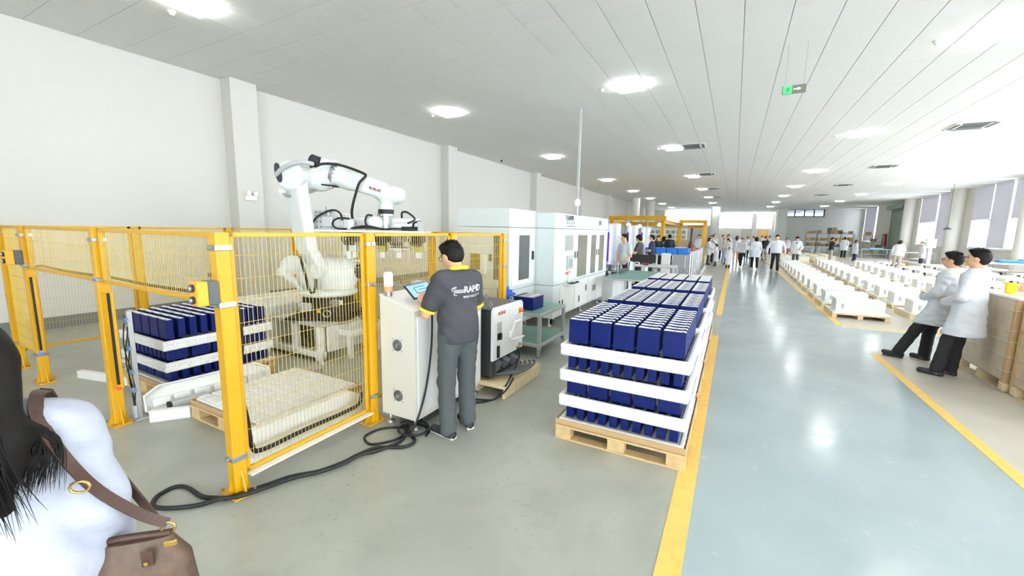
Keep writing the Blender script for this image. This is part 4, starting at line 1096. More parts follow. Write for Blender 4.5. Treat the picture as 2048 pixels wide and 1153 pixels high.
g = G(); g.rbb(-.085, .19, -.16, -.14, rz_(1.765), rz_(2.03), GALV, .004); g.rbb(.02, .16, -.18, -.15, rz_(1.80), rz_(1.95), ALU, .01); g.rbb(.075, .115, -.17, -.14, rz_(1.95), rz_(2.08), STEEL, .004)
for x in (-.05, .0, .15):
    for z in (1.80, 1.87, 1.95, 2.0): g.cyl((x,-.165,rz_(z)), (x,-.158,rz_(z)), .009, BLACK, n=8)
g.obj('side_bracket', RB)
g = G(); g.rbb(.21, .38, -.06, -.04, rz_(1.765), rz_(1.99), WHITEM, .004)
for x in (.24, .30, .35):
    for z in (1.82, 1.9, 1.96): g.cyl((x,-.066,rz_(z)), (x,-.058,rz_(z)), .006, BLACK, n=8)
g.obj('valve_plate', RB)
g = G(); g.rbb(.33, .47, -.2, -.08, rz_(1.765), rz_(1.92), ALU, .01); g.rbb(.40, .46, -.21, -.19, rz_(1.78), rz_(1.9), WHITEM, .005); g.obj('cylinder_block', RB)
g = G(); g.lathe([(.02,-.16),(.1,-.14),(.115,-.02),(.1,.06),(.03,.09)], WHITEM, (.74,-.05,rz_(1.865)), 24, 'x'); g.obj('vacuum_bottle', RB)
g = G(); g.rbb(1.0, 1.28, -.12, -.02, rz_(1.765), rz_(1.88), ALU, .01)
for i in range(7): g.cyl((1.03+i*.035,-.125,rz_(1.84)), (1.03+i*.035,-.14,rz_(1.80)), .009, WHITEM, n=8)
g.obj('valve_bank', RB)
g = G(); g.rbb(1.36, 1.44, -.24, -.1, rz_(1.765), rz_(1.90), GALV, .006); g.obj('end_bracket', RB)
g = G()
for i in range(8): g.rbb(1.14+i*.03, 1.16+i*.03, -.24, -.18, rz_(1.77), rz_(1.825), BLACK, .004)
g.obj('connector_row', RB)
g = G()
for k in range(4): g.tube(spline([(.45,-.2-.012*k,rz_(1.79)),(.66,-.22,rz_(1.80+.008*k)),(.9,-.23,rz_(1.785)),(1.1,-.24,rz_(1.795)),(1.38,-.22,rz_(1.78))], 5), .013, BLACK, 6)
g.obj('cable_bundle', RB)
for pts in ([(-.09,-.18,rz_(1.77)),(-.085,-.2,rz_(1.86)),(.02,-.22,rz_(1.96)),(.18,-.2,rz_(2.03)),(.27,-.16,rz_(2.0)),(.29,-.12,rz_(1.9))], [(.42,-.2,rz_(1.92)),(.27,-.23,rz_(1.92)),(.19,-.22,rz_(1.85)),(.24,-.2,rz_(1.785)),(.38,-.2,rz_(1.78))],
            [(.70,-.1,rz_(1.97)),(.65,-.16,rz_(1.97)),(.63,-.18,rz_(1.88)),(.68,-.2,rz_(1.80))], [(1.10,-.05,rz_(1.95)),(1.12,-.1,rz_(2.02)),(1.2,-.12,rz_(2.02)),(1.30,-.12,rz_(1.93)),(1.2,-.14,rz_(1.87))], [(1.28,-.16,rz_(1.82)),(1.31,-.2,rz_(1.88)),(1.4,-.2,rz_(1.9))]):
    g = G(); g.tube(spline(pts, 6), .014, BLACK, 8); g.obj('air_hose', RB)
OLIVE = mat('olive_urethane', (170, 164, 92), .5)
for i, x in enumerate((.42, .83, 1.06, 1.34)):
    g = G(); g.rbb(x-.07, x+.07, -.2, .1, rz_(1.60), rz_(1.735), CHAR if i != 2 else WHITEM, .012)
    for q in range(6): g.tube(spline([(x-.08+.03*q,-.2,rz_(1.72)),(x-.1+.035*q,-.25,rz_(1.64)),(x-.06+.025*q,-.21,rz_(1.56))], 4), .009, BLACK, 6)
    g.obj('actuator', RB)
    g = G(); g.rbb(x-.05, x+.05, -.14, .0, rz_(1.47), rz_(1.60), OLIVE if i in (1, 3) else ALU, .008); g.obj('slide_block', RB)
    g = G(); g.rbb(x-.035, x+.035, -.12, -.02, rz_(1.38), rz_(1.47), WHITEM, .006); g.obj('finger', RB)
g = G(); g.rbb(.96, 1.24, -.2, .02, rz_(1.505), rz_(1.525), WHITEM, .004)
for i in range(9): g.bb(.98+i*.028, .995+i*.028, -.205, -.2, rz_(1.525), rz_(1.55), DARK)
g.obj('comb_plate', RB)
g = G(); g.rbb(.27, .33, -.12, .0, rz_(1.40), rz_(1.735), ALU, .006); g.rbb(.33, .43, -.12, .0, rz_(1.36), rz_(1.47), WHITEM, .008); g.obj('probe_column', RB)

# ------------------------------------------------------------------ operator console
t = thing('operator_console', 'white sloped-top operator console with two fan grilles', 'console', (-2.56, 3.17, 0), 0)
def cb(n, *a, m=BEIGE, b=.006): g = G(); g.rbb(*a, m, b); return g.obj(n, t)
g = G(); g.prism([(-.20,.10),(.20,.10),(.20,1.09),(-.20,1.205)], -.53, .53, BEIGE, 'y'); g.obj('cabinet_body', t)
g = G(); R = Matrix.Rotation(.279, 3, 'Y'); g.rb((0,0,1.151), (.43,1.075,.012), WHITEM, .004, R=R); g.obj('sloped_top', t)
for y0, y1 in ((-.50,-.01),(.01,.50)):
    cb('front_door', .199, .209, y0, y1, .14, 1.05, m=WHITEM)
for y in (-.06, .06): cb('door_handle', .208, .226, y-.012, y+.012, .55, .68, m=DARK)
for z in (.30, .77):
    g = G(); g.cyl((.0,-.531,z), (0,-.537,z), .052, CHAR, n=24); g.cyl((0,-.536,z), (0,-.542,z), .018, STEEL, n=12)
    for k in range(3): g.tube([(.0+.016*(k+1)*math.cos(a), -.539, z+.016*(k+1)*math.sin(a)) for a in np.linspace(0, 2*PI, 17)[:-1]], .0016, STEEL, 4, closed=True)
    for s in (-1, 1): g.box((0,-.539,z), (.11,.003,.003), STEEL, R=Matrix.Rotation(s*PI/4, 3, 'Y')); g.cyl((s*.052,-.53,z+.052), (s*.052,-.537,z+.052), .005, STEEL, n=6); g.cyl((s*.052,-.53,z-.052), (s*.052,-.537,z-.052), .005, STEEL, n=6)
    g.obj('fan_grille', t)
for x in (-.15, .15):
    for y in (-.48, .48):
        g = G(); g.lathe([(.045,0),(.045,.012),(.014,.03),(.011,.032),(.011,.10)], STEEL, (x,y,0), 14); g.obj('levelling_foot', t)
cb('base_plinth', -.17, .17, -.4, .45, .03, .10, m=DARK)
# beacon and knobs on the console
t = thing('signal_beacon', 'white glowing beacon with orange base on the console corner', 'beacon', (-2.70, 2.69, 1.195))
g = G(); g.cyl((0,0,0), (0,0,.04), .034, STEEL); g.obj('foot', t)
g = G(); g.cyl((0,0,.04), (0,0,.09), .038, BEACO); g.obj('orange_band', t)
g = G(); g.lathe([(.038,.09),(.039,.2),(.03,.215),(.005,.218)], BEACON, n=18); g.obj('lens', t)
t = thing('emergency_stop', 'red emergency stop knob on the console top beside the tablet', 'stop button', (-2.66, 3.22, 1.185))
g = G(); g.cyl((0,0,0), (0,0,.03), .02, STEEL); g.obj('collar', t)
g = G(); g.lathe([(.02,.03),(.032,.034),(.032,.045),(.02,.055),(.003,.057)], RED, n=16); g.obj('button_head', t)
# second white box cabinet end of the console (to the right of the operator) is the far half of the console itself

# ------------------------------------------------------------------ robot controller on its crate pallet
t = thing('crate_base', 'low plywood crate base under the robot controller cabinet', 'pallet', (0,0,0))
for nm, b, m in (('side_board', (-2.06,-2.03,3.66,4.58,0,.135), WOOD2), ('side_board', (-2.84,-2.81,3.66,4.58,0,.135), WOOD2), ('deck_sheet', (-2.81,-2.06,3.66,4.58,.105,.12), WOOD2), ('cross_batten', (-2.81,-2.06,3.66,3.72,.12,.145), WOOD2),
                 ('cross_batten', (-2.81,-2.06,4.52,4.58,.12,.145), WOOD2), ('long_batten', (-2.13,-2.06,3.72,4.52,.12,.14), WOOD2), ('skid', (-2.5,-2.4,3.66,4.58,.0,.105), WOOD2)):
    g = G(); g.rbb(*b, m, .004); g.obj(nm, t)
t = thing('robot_controller', 'dark grey robot controller cabinet with white front panel', 'cabinet', (0,0,0))
g = G(); g.rbb(-2.78, -2.27, 3.78, 4.44, .15, .93, DARK, .015); g.obj('case', t)
g = G(); g.rbb(-2.79, -2.26, 3.77, 4.45, .925, .945, CHAR, .006); g.obj('lid', t)
g = G(); g.prism([(3.755,.36),(4.465,.36),(4.465,.92),(4.43,.955),(3.79,.955),(3.755,.92)], -2.265, -2.235, WHITEM, 'x'); g.obj('front_panel', t)
for x, y in ((-2.34, 3.86), (-2.34, 4.36), (-2.7, 3.9), (-2.7, 4.36)):
    g = G(); g.tube([(x+.022*math.cos(a), y, .975+.022*math.sin(a)) for a in np.linspace(0, 2*PI, 13)[:-1]], .007, STEEL, 6, closed=True); g.cyl((x,y,.945), (x,y,.958), .014, STEEL, n=10); g.obj('lifting_eye', t)
F = -2.235
g = G(); g.rbb(F, F+.01, 4.23, 4.33, .80, .88, WHITEM, .003); g.obj('power_plate', t)
g = G(); g.cyl((F,4.37,.845), (F+.012,4.37,.845), .035, AMBER, n=18); g.lathe([(.016,.012),(.026,.02),(.026,.045),(.005,.05)], ORANGE, (F,4.37,.845), 16, 'x'); g.obj('emergency_stop', t)
g = G(); g.rbb(F, F+.012, 3.84, 3.93, .58, .66, BLACK, .004); g.rbb(F+.012, F+.035, 3.87, 3.90, .585, .655, BLACK, .005); g.rbb(F, F+.004, 3.84, 3.94, .67, .78, GALV, .002); g.obj('main_switch', t)
g = G(); g.rbb(F, F+.025, 3.83, 3.87, .30+.08, .52, BLACK, .006); g.obj('door_latch', t)
g = G(); g.rb((F+.05,4.17,.66), (.03,.14,.22), WHITEM, .006, R=Matrix.Rotation(.35, 3, 'Y')); g.rb((F+.09,4.17,.555), (.10,.16,.015), WHITEM, .004, R=Matrix.Rotation(-.25, 3, 'Y')); g.rbb(F,F+.03,4.1,4.24,.6,.64,WHITEM,.004); g.obj('pendant_holder', t)
g = G(); g.cyl((F,4.37,.42), (F+.03,4.37,.42), .018, STEEL); g.cyl((F,4.31,.40), (F+.05,4.31,.40), .012, BRASS); g.obj('pendant_socket', t)
for i in range(3): g = G(); g.rb((-2.28+.02*i,3.92+.15*i,.27), (.10,.09,.11), CHAR, .01, R=Matrix.Rotation(.5, 3, 'Y')); g.obj('heavy_connector', t)
text('brand_lettering', 'ROKAE', .05, REDINK, t, (F+.004, 3.94, .88), (PI/2, 0, PI/2), .001, 'red ROKAE lettering')
o = G()
for k in range(5): o.tube([(-2.28+.06*k+.16*math.cos(a)*.4, 4.15+.25*math.sin(a), .165+.016*k) for a in np.linspace(-1.6, 1.7, 14)], .016, CHAR, 6)
o = o.obj('coiled_cables'); tag(o, 'thick grey cables coiled on the crate under the controller', 'cable')
o = G()
o.tube(spline([(-2.27,4.36,.42),(-2.16,4.25,.30),(-2.12,4.0,.18),(-2.04,3.72,.15),(-2.10,3.60,.02),(-2.22,3.52,.012),(-2.33,3.46,.012),(-2.30,3.4,.012),(-2.2,3.45,.012),(-2.12,3.58,.012),(-2.02,3.66,.1),(-2.05,3.9,.16)], 6), .009, BLACK, 6)
o = o.obj('pendant_cable'); tag(o, 'thin black cable from the controller trailing over its crate to the floor', 'cable')

# ------------------------------------------------------------------ cart with the blue block
t = thing('work_cart', 'aluminium two-shelf cart with green mat carrying blue batteries', 'cart', (0,0,0))
x0, x1, y0, y1 = -3.18, -2.30, 5.16, 6.14
for x in (x0+.03, x1-.03):
    for y in (y0+.03, y1-.03):
        g = G(); g.rbb(x-.025, x+.025, y-.025, y+.025, .12, .63, ALU, .005); g.obj('leg', t)
        g = G(); g.cyl((x-.012,y,.045), (x+.012,y,.045), .045, GALV, n=18); g.rbb(x-.025,x+.025,y-.02,y+.025,.08,.125,STEEL,.005); g.rbb(x-.025,x-.018,y-.02,y+.02,.03,.1,STEEL,.003); g.rbb(x+.018,x+.025,y-.02,y+.02,.03,.1,STEEL,.003); g.obj('castor', t)
for z in (.64, .2):
    for b in ((x0,x1,y0,y0+.045),(x0,x1,y1-.045,y1),(x0,x0+.045,y0+.045,y1-.045),(x1-.045,x1,y0+.045,y1-.045)):
        g = G(); g.rbb(b[0], b[1], b[2], b[3], z-.05, z, ALU, .005); g.obj('shelf_rail', t)
    g = G(); g.rbb(x0+.02, x1-.02, y0+.02, y1-.02, z, z+.006, GREEN, .003); g.obj('shelf_mat', t)
t = thing('battery_block', 'block of blue cells with grey tops on the green cart', 'battery', (-2.66, 5.30, .648))
for i in range(7): g = G(); g.rbb(-.17, .17, i*.053, i*.053+.05, 0, .19, BLUE, .003); g.obj('cell', t)
for i in range(7): g = G(); g.rbb(-.165, .165, i*.053+.003, i*.053+.047, .19, .195, GALV, .001); g.rb((-.1,i*.053+.025,.196), (.05,.025,.006), DARK, .001); g.rb((.1,i*.053+.025,.196), (.05,.025,.006), WHITEM, .001); g.obj('cell_top', t)
t = thing('battery_block', 'taller stepped block of blue cells behind, against the fence post', 'battery', (-3.02, 5.34, .648))
for i in range(3): g = G(); g.rbb(-.1+i*.055, -.05+i*.055, 0, .3, 0, .27-.04*i, mat('bright_blue_film', (40, 92, 200), .3), .003); g.obj('cell', t)

# ------------------------------------------------------------------ white machines
def machine(label, x0, x1, y0, y1, z0, z1, seams_y=(), seams_x=()):
    t = thing('battery_machine', label, 'machine', (0,0,0))
    g = G(); g.rbb(x0, x1, y0, y1, .80, 1.845, WHITEG, .01); g.obj('upper_cabinet', t)
    g = G(); g.rbb(x0+.002, x1-.002, y0+.002, y1-.002, 1.851, z1, WHITEG, .01); g.obj('header_cabinet', t)
    g = G(); g.rbb(x0+.002, x1-.002, y0+.002, y1-.002, z0, .794, WHITEG, .01); g.obj('lower_cabinet', t)
    return t
t = machine('white press machine beside the robot cell with a tall dark side window', -4.27, -3.22, 5.90, 6.90, .18, 2.155)
def part(n, b, m, r=.006): g = G(); g.rbb(*b, m, r); return g.obj(n, t)
part('front_window', (-3.52, -3.27, 5.892, 5.905, .97, 1.72), GLASSD)
part('cell_opening', (-3.99, -3.79, 5.892, 5.905, 1.12, 1.40), mat('dark_opening', (120, 104, 40), .4))
part('window_small', (-3.62, -3.55, 5.892, 5.905, 1.28, 1.40), GLASSD)
part('control_box', (-3.75, -3.67, 5.84, 5.905, 1.06, 1.38), WHITEM)
part('service_panel', (-3.9, -3.3, 5.894, 5.904, 1.74, 1.83), WHITEG)
part('side_door', (-3.225, -3.212, 5.98, 6.82, .86, 1.80), WHITEM); part('side_window', (-3.214, -3.205, 6.22, 6.62, .95, 1.72), GLASSD)
part('door_handle', (-3.214, -3.18, 6.72, 6.76, 1.28, 1.44), BLACK)
for x in (-4.1, -3.35):
    for y in (6.0, 6.8): g = G(); g.lathe([(.05,0),(.05,.012),(.015,.03),(.015,.18)], STEEL, (x,y,0), 12); g.obj('levelling_foot', t)
t = machine('long white test machine with three narrow windows facing the aisle', -4.3, -2.85, 6.93, 10.42, .18, 2.13)
F = -2.85
for y0, y1, a, b in ((7.25, 8.02, .88, 1.80), (8.06, 8.93, .80, 1.80), (8.97, 9.52, .80, 1.80), (9.58, 10.3, .80, 1.80)):
    part('upper_door', (F-.005, F+.012, y0, y1, .84, 1.80), WHITEM)
    part('lower_door', (F-.005, F+.012, y0, y1, .22, .76), WHITEM)
part('view_window', (F+.01, F+.018, 7.40, 7.86, 1.43, 1.73), PANEG)
for y0, y1 in ((8.14, 8.74), (9.04, 9.40), (9.68, 10.06)): part('view_window', (F+.01, F+.018, y0, y1, .86, 1.73), mat('smoky_window', (128, 124, 112), .15, coat=.5))
for y, z in ((7.97, 1.33), (8.10, 1.33), (9.47, 1.33), (9.62, 1.33), (8.77, .57), (8.32, .38), (9.3, .5), (9.44, .5), (7.35, .42), (7.2, .42)):
    part('latch', (F+.012, F+.03, y-.014, y+.014, z-.07, z+.07), DARK if y < 9 else CHAR)
o = part('operator_panel', (F+.012, F+.05, 7.50, 7.80, 1.05, 1.33), GALV); g = G(); g.bb(F+.05, F+.053, 7.55, 7.75, 1.10, 1.26, SCREENG); g.obj('touch_screen', o)
part('keyboard_shelf', (F+.01, F+.22, 7.40, 7.95, .765, .785), WHITEM); part('shelf_bracket', (F+.01, F+.03, 7.62, 7.7, .785, 1.0), WHITEM)
for y in (7.1, 8.9, 10.2):
    for x in (-3.0, -4.1):
        g = G(); g.lathe([(.055,0),(.055,.012),(.017,.035),(.017,.18)], STEEL, (x,y,0), 12); g.obj('levelling_foot', t)
g = G(); g.cyl((-3.02,7.27,.055), (-2.98,7.27,.055), .055, BLACK, n=18); g.rbb(-3.03,-2.97,7.24,7.3,.1,.18,STEEL,.005); g.obj('castor', t)
T_ = t
text('logo_lettering', 'RAPID', .12, INK, T_, (F+.004, 7.72, 2.055), (PI/2, 0, PI/2), .003, 'dark grey RAPID lettering', .9)
g = G()
for k in range(3):
    z = 2.09-k*.032; y = 7.40+.02*k
    g.tube(spline([(F+.004,y,z),(F+.004,y+.06,z+.004),(F+.004,y+.1,z-.004),(F+.004,y+.13,z+.004)], 4), .006, INK, 5)
g.obj('wind_emblem', T_)
g = G()
for k in range(4):
    y = 7.50+k*.12
    g.bb(F+.001, F+.004, y, y+.07, 1.985, 1.991, INK); g.bb(F+.001, F+.004, y, y+.07, 1.945, 1.951, INK); g.bb(F+.001, F+.004, y+.03, y+.037, 1.935, 2.0, INK); g.bb(F+.001, F+.004, y+.005, y+.065, 1.965, 1.969, INK)
for k in range(9): g.bb(F+.001, F+.004, 7.48+k*.055, 7.52+k*.055, 1.895, 1.907, INK)
g.obj('small_lettering', T_)
text('model_lettering', 'SF3', .14, INK, T_, (F+.004, 9.72, 2.0), (PI/2, 0, PI/2), .002)
text('panel_lettering', 'HORICM', .075, REDINK, T_, (F+.016, 7.62, .985), (PI/2, 0, PI/2), .002, 'red lettering')
for nm, x, y, w, d in (('keyboard', -2.74, 7.63, .12, .26),):
    g = G(); g.rb((x,y,.795), (w,d,.018), BLACK, .005); o = g.obj('keyboard'); tag(o, 'small black keyboard on the test machine shelf', 'keyboard')
g = G(); g.rb((-2.72,7.87,.797), (.07,.06,.022), BLACK, .01); o = g.obj('computer_mouse'); tag(o, 'black mouse beside the keyboard on the machine shelf', 'mouse')
t = thing('signal_beacon', 'white signal light on a thin stem atop the long test machine', 'beacon', (-3.2, 9.05, 2.13))
g = G(); g.cyl((0,0,0), (0,0,.05), .03, GALV); g.cyl((0,0,.05), (0,0,.25), .012, STEEL, n=8); g.obj('stem', t)
g = G(); g.lathe([(.035,.25),(.06,.28),(.06,.36),(.03,.40),(.004,.405)], BEACON, n=16); g.obj('lens', t)
g = G(); g.rbb(-3.75, -3.69, 10.46, 10.52, 0, 3.05+CH-3.06, GALV, .004); o = g.obj('conduit_post'); tag(o, 'grey square conduit rising to the ceiling behind the test machine', 'conduit')

# ------------------------------------------------------------------ floor cables
def cable(label, pts, r):
    g = G(); g.tube(spline([(x, y, r+.001+z) for x, y, z in pts], 5), r, BLACK, 8); o = g.obj('floor_cable'); tag(o, label, 'cable')
c1 = [(-2.48,2.66),(-2.38,2.58),(-2.25,2.50),(-2.26,2.38),(-2.44,2.26),(-2.49,2.11),(-2.5,1.98),(-2.56,1.81),(-2.67,1.67),(-2.72,1.54),(-2.76,1.44),(-2.80,1.32),(-2.87,1.28),(-2.97,1.24),(-3.16,1.24),(-3.24,1.2),(-3.23,1.11),(-3.18,1.06),(-3.12,1.04),(-3.05,1.06),(-2.96,1.12),(-2.88,1.20),(-2.82,1.27),(-2.73,1.36),(-2.67,1.5),(-2.61,1.66),(-2.52,1.79),(-2.46,1.96),(-2.45,2.1),(-2.40,2.23),(-2.35,2.42),(-2.40,2.55),(-2.52,2.66)]
cable('thick black cable looping across the floor from console past the corner post', [(x, y, .016 if 22 <= i <= 28 else 0) for i, (x, y) in enumerate(c1)], .014)
cable('thin black cable loop on the floor at the console foot', [(x, y, 0) for x, y in ((-2.50,2.63),(-2.6,2.58),(-2.67,2.49),(-2.68,2.36),(-2.62,2.3),(-2.53,2.28),(-2.46,2.35),(-2.41,2.44),(-2.40,2.52))], .010)
cable('black cable coil lying under the console front corner', [(x, y, .003*i) for i, (x, y) in enumerate([(-2.37+.14*math.cos(a), 2.62+.12*math.sin(a)) for a in np.linspace(0, 9.5, 18)])], .011)
g = G(); g.tube(spline([(-2.36,2.86,1.12),(-2.33,2.84,1.05),(-2.325,2.82,.75),(-2.325,2.76,.45),(-2.33,2.68,.22),(-2.36,2.60,.04),(-2.40,2.54,.012)], 6), .009, BLACK, 8); o = g.obj('tablet_cable'); tag(o, 'black tablet cable hanging down the console front beside the operator', 'cable')
g = G(); g.tube(spline([(-2.93,1.47,1.27),(-2.92,1.52,1.24),(-2.92,1.53,1.0),(-2.92,1.50,.7),(-2.92,1.53,.45),(-2.92,1.55,.24),(-2.92,1.62,.175),(-2.92,1.95,.18),(-2.92,2.3,.175),(-2.92,2.50,.19),(-2.94,2.56,.28)], 6), .017, BLACK, 8); o = g.obj('fence_cable'); tag(o, 'thick black cable draped inside the near mesh panel', 'cable')

# ------------------------------------------------------------------ rows of white battery cabinets on pallets
def far_pallet(w, d, h):
    g = G(); g.rbb(0, w, 0, d, h-.03, h, WOOD2, .003); a = g.mesh('deck')
    g = G(); g.rbb(0, .09, 0, d, 0, h-.03, WOOD2, .003); b = g.mesh('block_row')
    return a, b
fpA, fpB = far_pallet(1.0, 1.0, .105)
g = G(); g.rbb(-.0, 1.02, 0, 1.0, 0, .02, WHITEM, .004); shM = g.mesh('base_sheet')
g = G(); g.prism([(.0,.0),(.50,.0),(.50,.27),(.06,.27),(.0,.24)], 0, .86, WHITEB, 'x'); casM = g.mesh('casing')
g = G(); g.rbb(.10, .14, -.008, .0, .07, .18, GALV, .003); hdM = g.mesh('carry_handle')
g = G()
for z in (.08, .2): g.cyl((.86,.15,z), (.90,.15,z), .022, BLACK, n=8); g.cyl((.86,.3,z), (.90,.3,z), .022, BLACK, n=8)
conM = g.mesh('connector')
g = G(); g.tube(spline([(.9,.12,.2),(.95,.08,.2),(.96,.05,.15)], 3), .008, DARK, 5); tailM = g.mesh('cable_tail')
ROWS = ['aisle-side row', 'second row', 'third row']
for r, (xs, y0, n, dr) in enumerate(((2.06, 11.35, 14, .022), (3.50, 10.6, 14, .045), (5.0, 10.9, 14, .062))):
    for k in range(n):
        y = y0+1.5*k; x = xs+dr*(y-y0)
        if r == 2 and y < 13: continue
        nm = '%s from the near end in the %s' % (ORD[k+1], ROWS[r])
        p = thing('wooden_pallet', 'pale pallet under the white cabinet, %s' % nm, 'pallet', (x, y, 0), 0, 'pallets under the white cabinets')
        link('deck', fpA, p)
        for xx in (0, .455, .91): link('block_row', fpB, p, loc=(xx, 0, 0))
        b = thing('battery_cabinet', 'white battery cabinet lying on its pallet, %s' % nm, 'battery cabinet', (x+.08, y+.16, .105), 0, 'white battery cabinets in floor rows')
        link('casing', casM, b, loc=(0, 0, .02)); link('base_sheet', shM, b, loc=(-.07, -.15, 0)); link('carry_handle', hdM, b, loc=(.0, 0, .02)); link('connector', conM, b, loc=(0, 0, .02))
        if k < 6: link('cable_tail', tailM, b, loc=(0, 0, .02))
# packs with black terminals farther right
g = G(); g.rbb(0, .9, 0, .55, 0, .30, WHITEB, .012); pkM = g.mesh('casing')
g = G()
for i in range(4): g.rbb(.1+i*.2, .2+i*.2, -.012, .0, .05, .22, DARK, .004); g.tube(spline([(.12+i*.2,-.01,.2),(.15+i*.2,-.05,.23),(.19+i*.2,-.01,.2)], 3), .012, BLACK, 5)
tmM = g.mesh('terminal_row')
for r, (xs, y0, n) in enumerate(((6.85, 15.2, 12), (8.5, 15.6, 12), (10.1, 16.4, 11))):
    for k in range(n):
        y = y0+1.42*k; xx_ = xs+.03*(y-y0)
        if any(-.4 < px_-xx_ < 1.3 and -.6 < py__-y < .9 for px_, py__ in ((7.6, 28.6), (9.35, 31.3), (8.75, 32.6))) or (r == 2 and 29.3 < y < 32): continue
        nm = '%s from the near end, %s' % (ORD[k+1], ('row four', 'row five', 'row nearest the windows')[r])
        b = thing('battery_pack', 'white battery pack with black terminals, %s' % nm, 'battery pack', (xs+.03*(y-y0), y, 0), 0, 'battery packs with black terminals')
        link('casing', pkM, b, loc=(0,0,.1)); link('terminal_row', tmM, b, loc=(0,0,.1)); link('deck', fpA, b, loc=(-.05,-.2,0))
        for xx in (-.05, .405, .86): link('block_row', fpB, b, loc=(xx, -.2, 0))
g = G(); g.rbb(0, .62, 0, .42, .1, .42, CREAMB, .01); ccM = g.mesh('casing')
g = G(); g.rbb(-.03, .65, -.03, .45, 0, .1, WOOD2, .004); cpM = g.mesh('pallet_base')
for r in range(4):
    for k in range(8):
        y = 33.2+k*1.0; x = 2.9+r*.95
        if r == 3 and k < 3: continue
        b = thing('cream_cabinet', 'cream battery cabinet, %s row back, %s from the aisle, beyond the white rows' % (ORD[k+1], ORD[r+1]), 'battery cabinet', (x, y, 0), 0, 'cream cabinets beyond the white rows')
        link('casing', ccM, b); link('pallet_base', cpM, b)

# ------------------------------------------------------------------ shrink-wrapped pallets at the right edge
def wrapped(label, x, y, w, d, h):
    t = thing('wrapped_pallet', label, 'wrapped pallet', (x, y, 0), 0, 'shrink-wrapped pallet loads')
    g = G(); g.rbb(0, w, 0, d, .12, h, CARDL, .02); g.obj('wrapped_load', t)
    g = G(); g.rbb(-.01, w+.01, -.01, d+.01, h-.005, h+.03, mat('white_lid', (236, 234, 228), .4, coat=.3), .01); g.obj('lid_sheet', t)
    for xx in (-.008, w-.055):
        for yy in (-.008, d-.055): g = G(); g.rbb(xx, xx+.063, yy, yy+.063, .115, h, CARD, .004); g.obj('corner_guard', t)
    for zz in range(5):
        g = G(); pts = []
        for (a, b) in ((-.012,-.012),(w+.012,-.012),(w+.012,d+.012),(-.012,d+.012)): pts.append((a, b, .25+.17*zz+rng.uniform(-.03,.05)))
        g.tube(pts, .004, mat('stretch_film', (226, 222, 212), .15, coat=.6), 5, closed=True); g.obj('film_wrinkle', t)
    for xx in (0, w/2-.05, w-.1):
        for yy in (0, d/2-.05, d-.1): g = G(); g.rbb(xx, xx+.1, yy, yy+.1, .0, .10, WOOD2, .004); g.obj('block', t)
    for yy in (0, d/2-.05, d-.1): g = G(); g.rbb(0, w, yy, yy+.1, .10, .12, WOOD2, .003); g.obj('deck_plank', t)
    g = G(); g.rbb(0, .1, 0, d, 0, .016, WOOD2, .003); g.obj('bottom_plank', t)
    return t
wrapped('shrink-wrapped cardboard load the two men in white coats lean on', 2.94, 6.87, .87, 1.15, 1.10)
wrapped('shrink-wrapped cardboard load cut off by the right edge', 2.97, 5.68, .87, 1.12, 1.10)

# ------------------------------------------------------------------ green benches, desk and bins beyond the aisle stacks
def bench(name, label, cat, x0, x1, y0, y1, z, top, shelf=None, lg=.03, m=ALU):
    t = thing(name, label, cat, (0,0,0))
    for x in (x0+lg, x1-lg):
        for y in (y0+lg, y1-lg): g = G(); g.rbb(x-lg, x+lg, y-lg, y+lg, 0, z-.04, m, .005); g.obj('leg', t)
    g = G(); g.rbb(x0, x1, y0, y1, z-.045, z-.005, m, .006); g.obj('top_frame', t)
    g = G(); g.rbb(x0+.015, x1-.015, y0+.015, y1-.015, z-.004, z+.004, top, .003); g.obj('top_mat', t)
    if shelf: g = G(); g.rbb(x0+.02, x1-.02, y0+.02, y1-.02, shelf-.02, shelf, m, .005); g.obj('lower_shelf', t)
    return t
bench('green_bench', 'aluminium bench with green mat behind the aisle battery stacks', 'table', -2.62, -1.60, 9.3, 11.6, .76, GREEN)
bench('white_desk', 'long white desk with a black monitor back beyond the green bench', 'table', -3.1, -1.5, 13.0, 13.8, .80, WHITEM, .3)
t = thing('monitor', 'wide black monitor back standing on the white desk', 'monitor', (-2.55, 13.5, .80))
g = G(); g.rbb(-.43, .43, -.02, .02, .06, .31, BLACK, .01); g.obj('screen_panel', t)
g = G(); g.rbb(-.1, .1, -.08, .08, 0, .012, BLACK, .004); g.rbb(-.02,.02,-.01,.03,.01,.15,BLACK,.004); g.obj('stand', t)
for i, (x, lab) in enumerate(((-2.62, 'white and black gauge box on the white desk, left'), (-2.35, 'black and red gauge box on the white desk, right'))):
    t = thing('gauge_box', lab, 'instrument', (x, 13.15, .80)); g = G(); g.rbb(-.07,.07,-.06,.06,0,.09,WHITEM if i == 0 else BLACK,.01); g.obj('case', t); g = G(); g.rbb(-.05,.05,-.065,-.058,.03,.07,BLACK if i == 0 else RED,.004); g.obj('display', t)
def bin_(label, x, y, z, w=.42, d=.34, h=.2):
    t = thing('blue_bin', label, 'bin', (x, y, z), 0, 'blue plastic bins')
    g = G(); g.bb(0, w, 0, d, 0, .012, BIN)
    for b in ((0,w,0,.015),(0,w,d-.015,d),(0,.015,.015,d-.015),(w-.015,w,.015,d-.015)): g.rbb(*b, 0, h, BIN, .003)
    g.obj('tub', t); g = G()
    for b in ((-.012,w+.012,-.014,.004),(-.012,w+.012,d-.004,d+.014),(-.014,.004,0,d),(w-.004,w+.014,0,d)): g.rbb(*b, h-.02, h, BIN, .003)
    g.obj('rim', t)
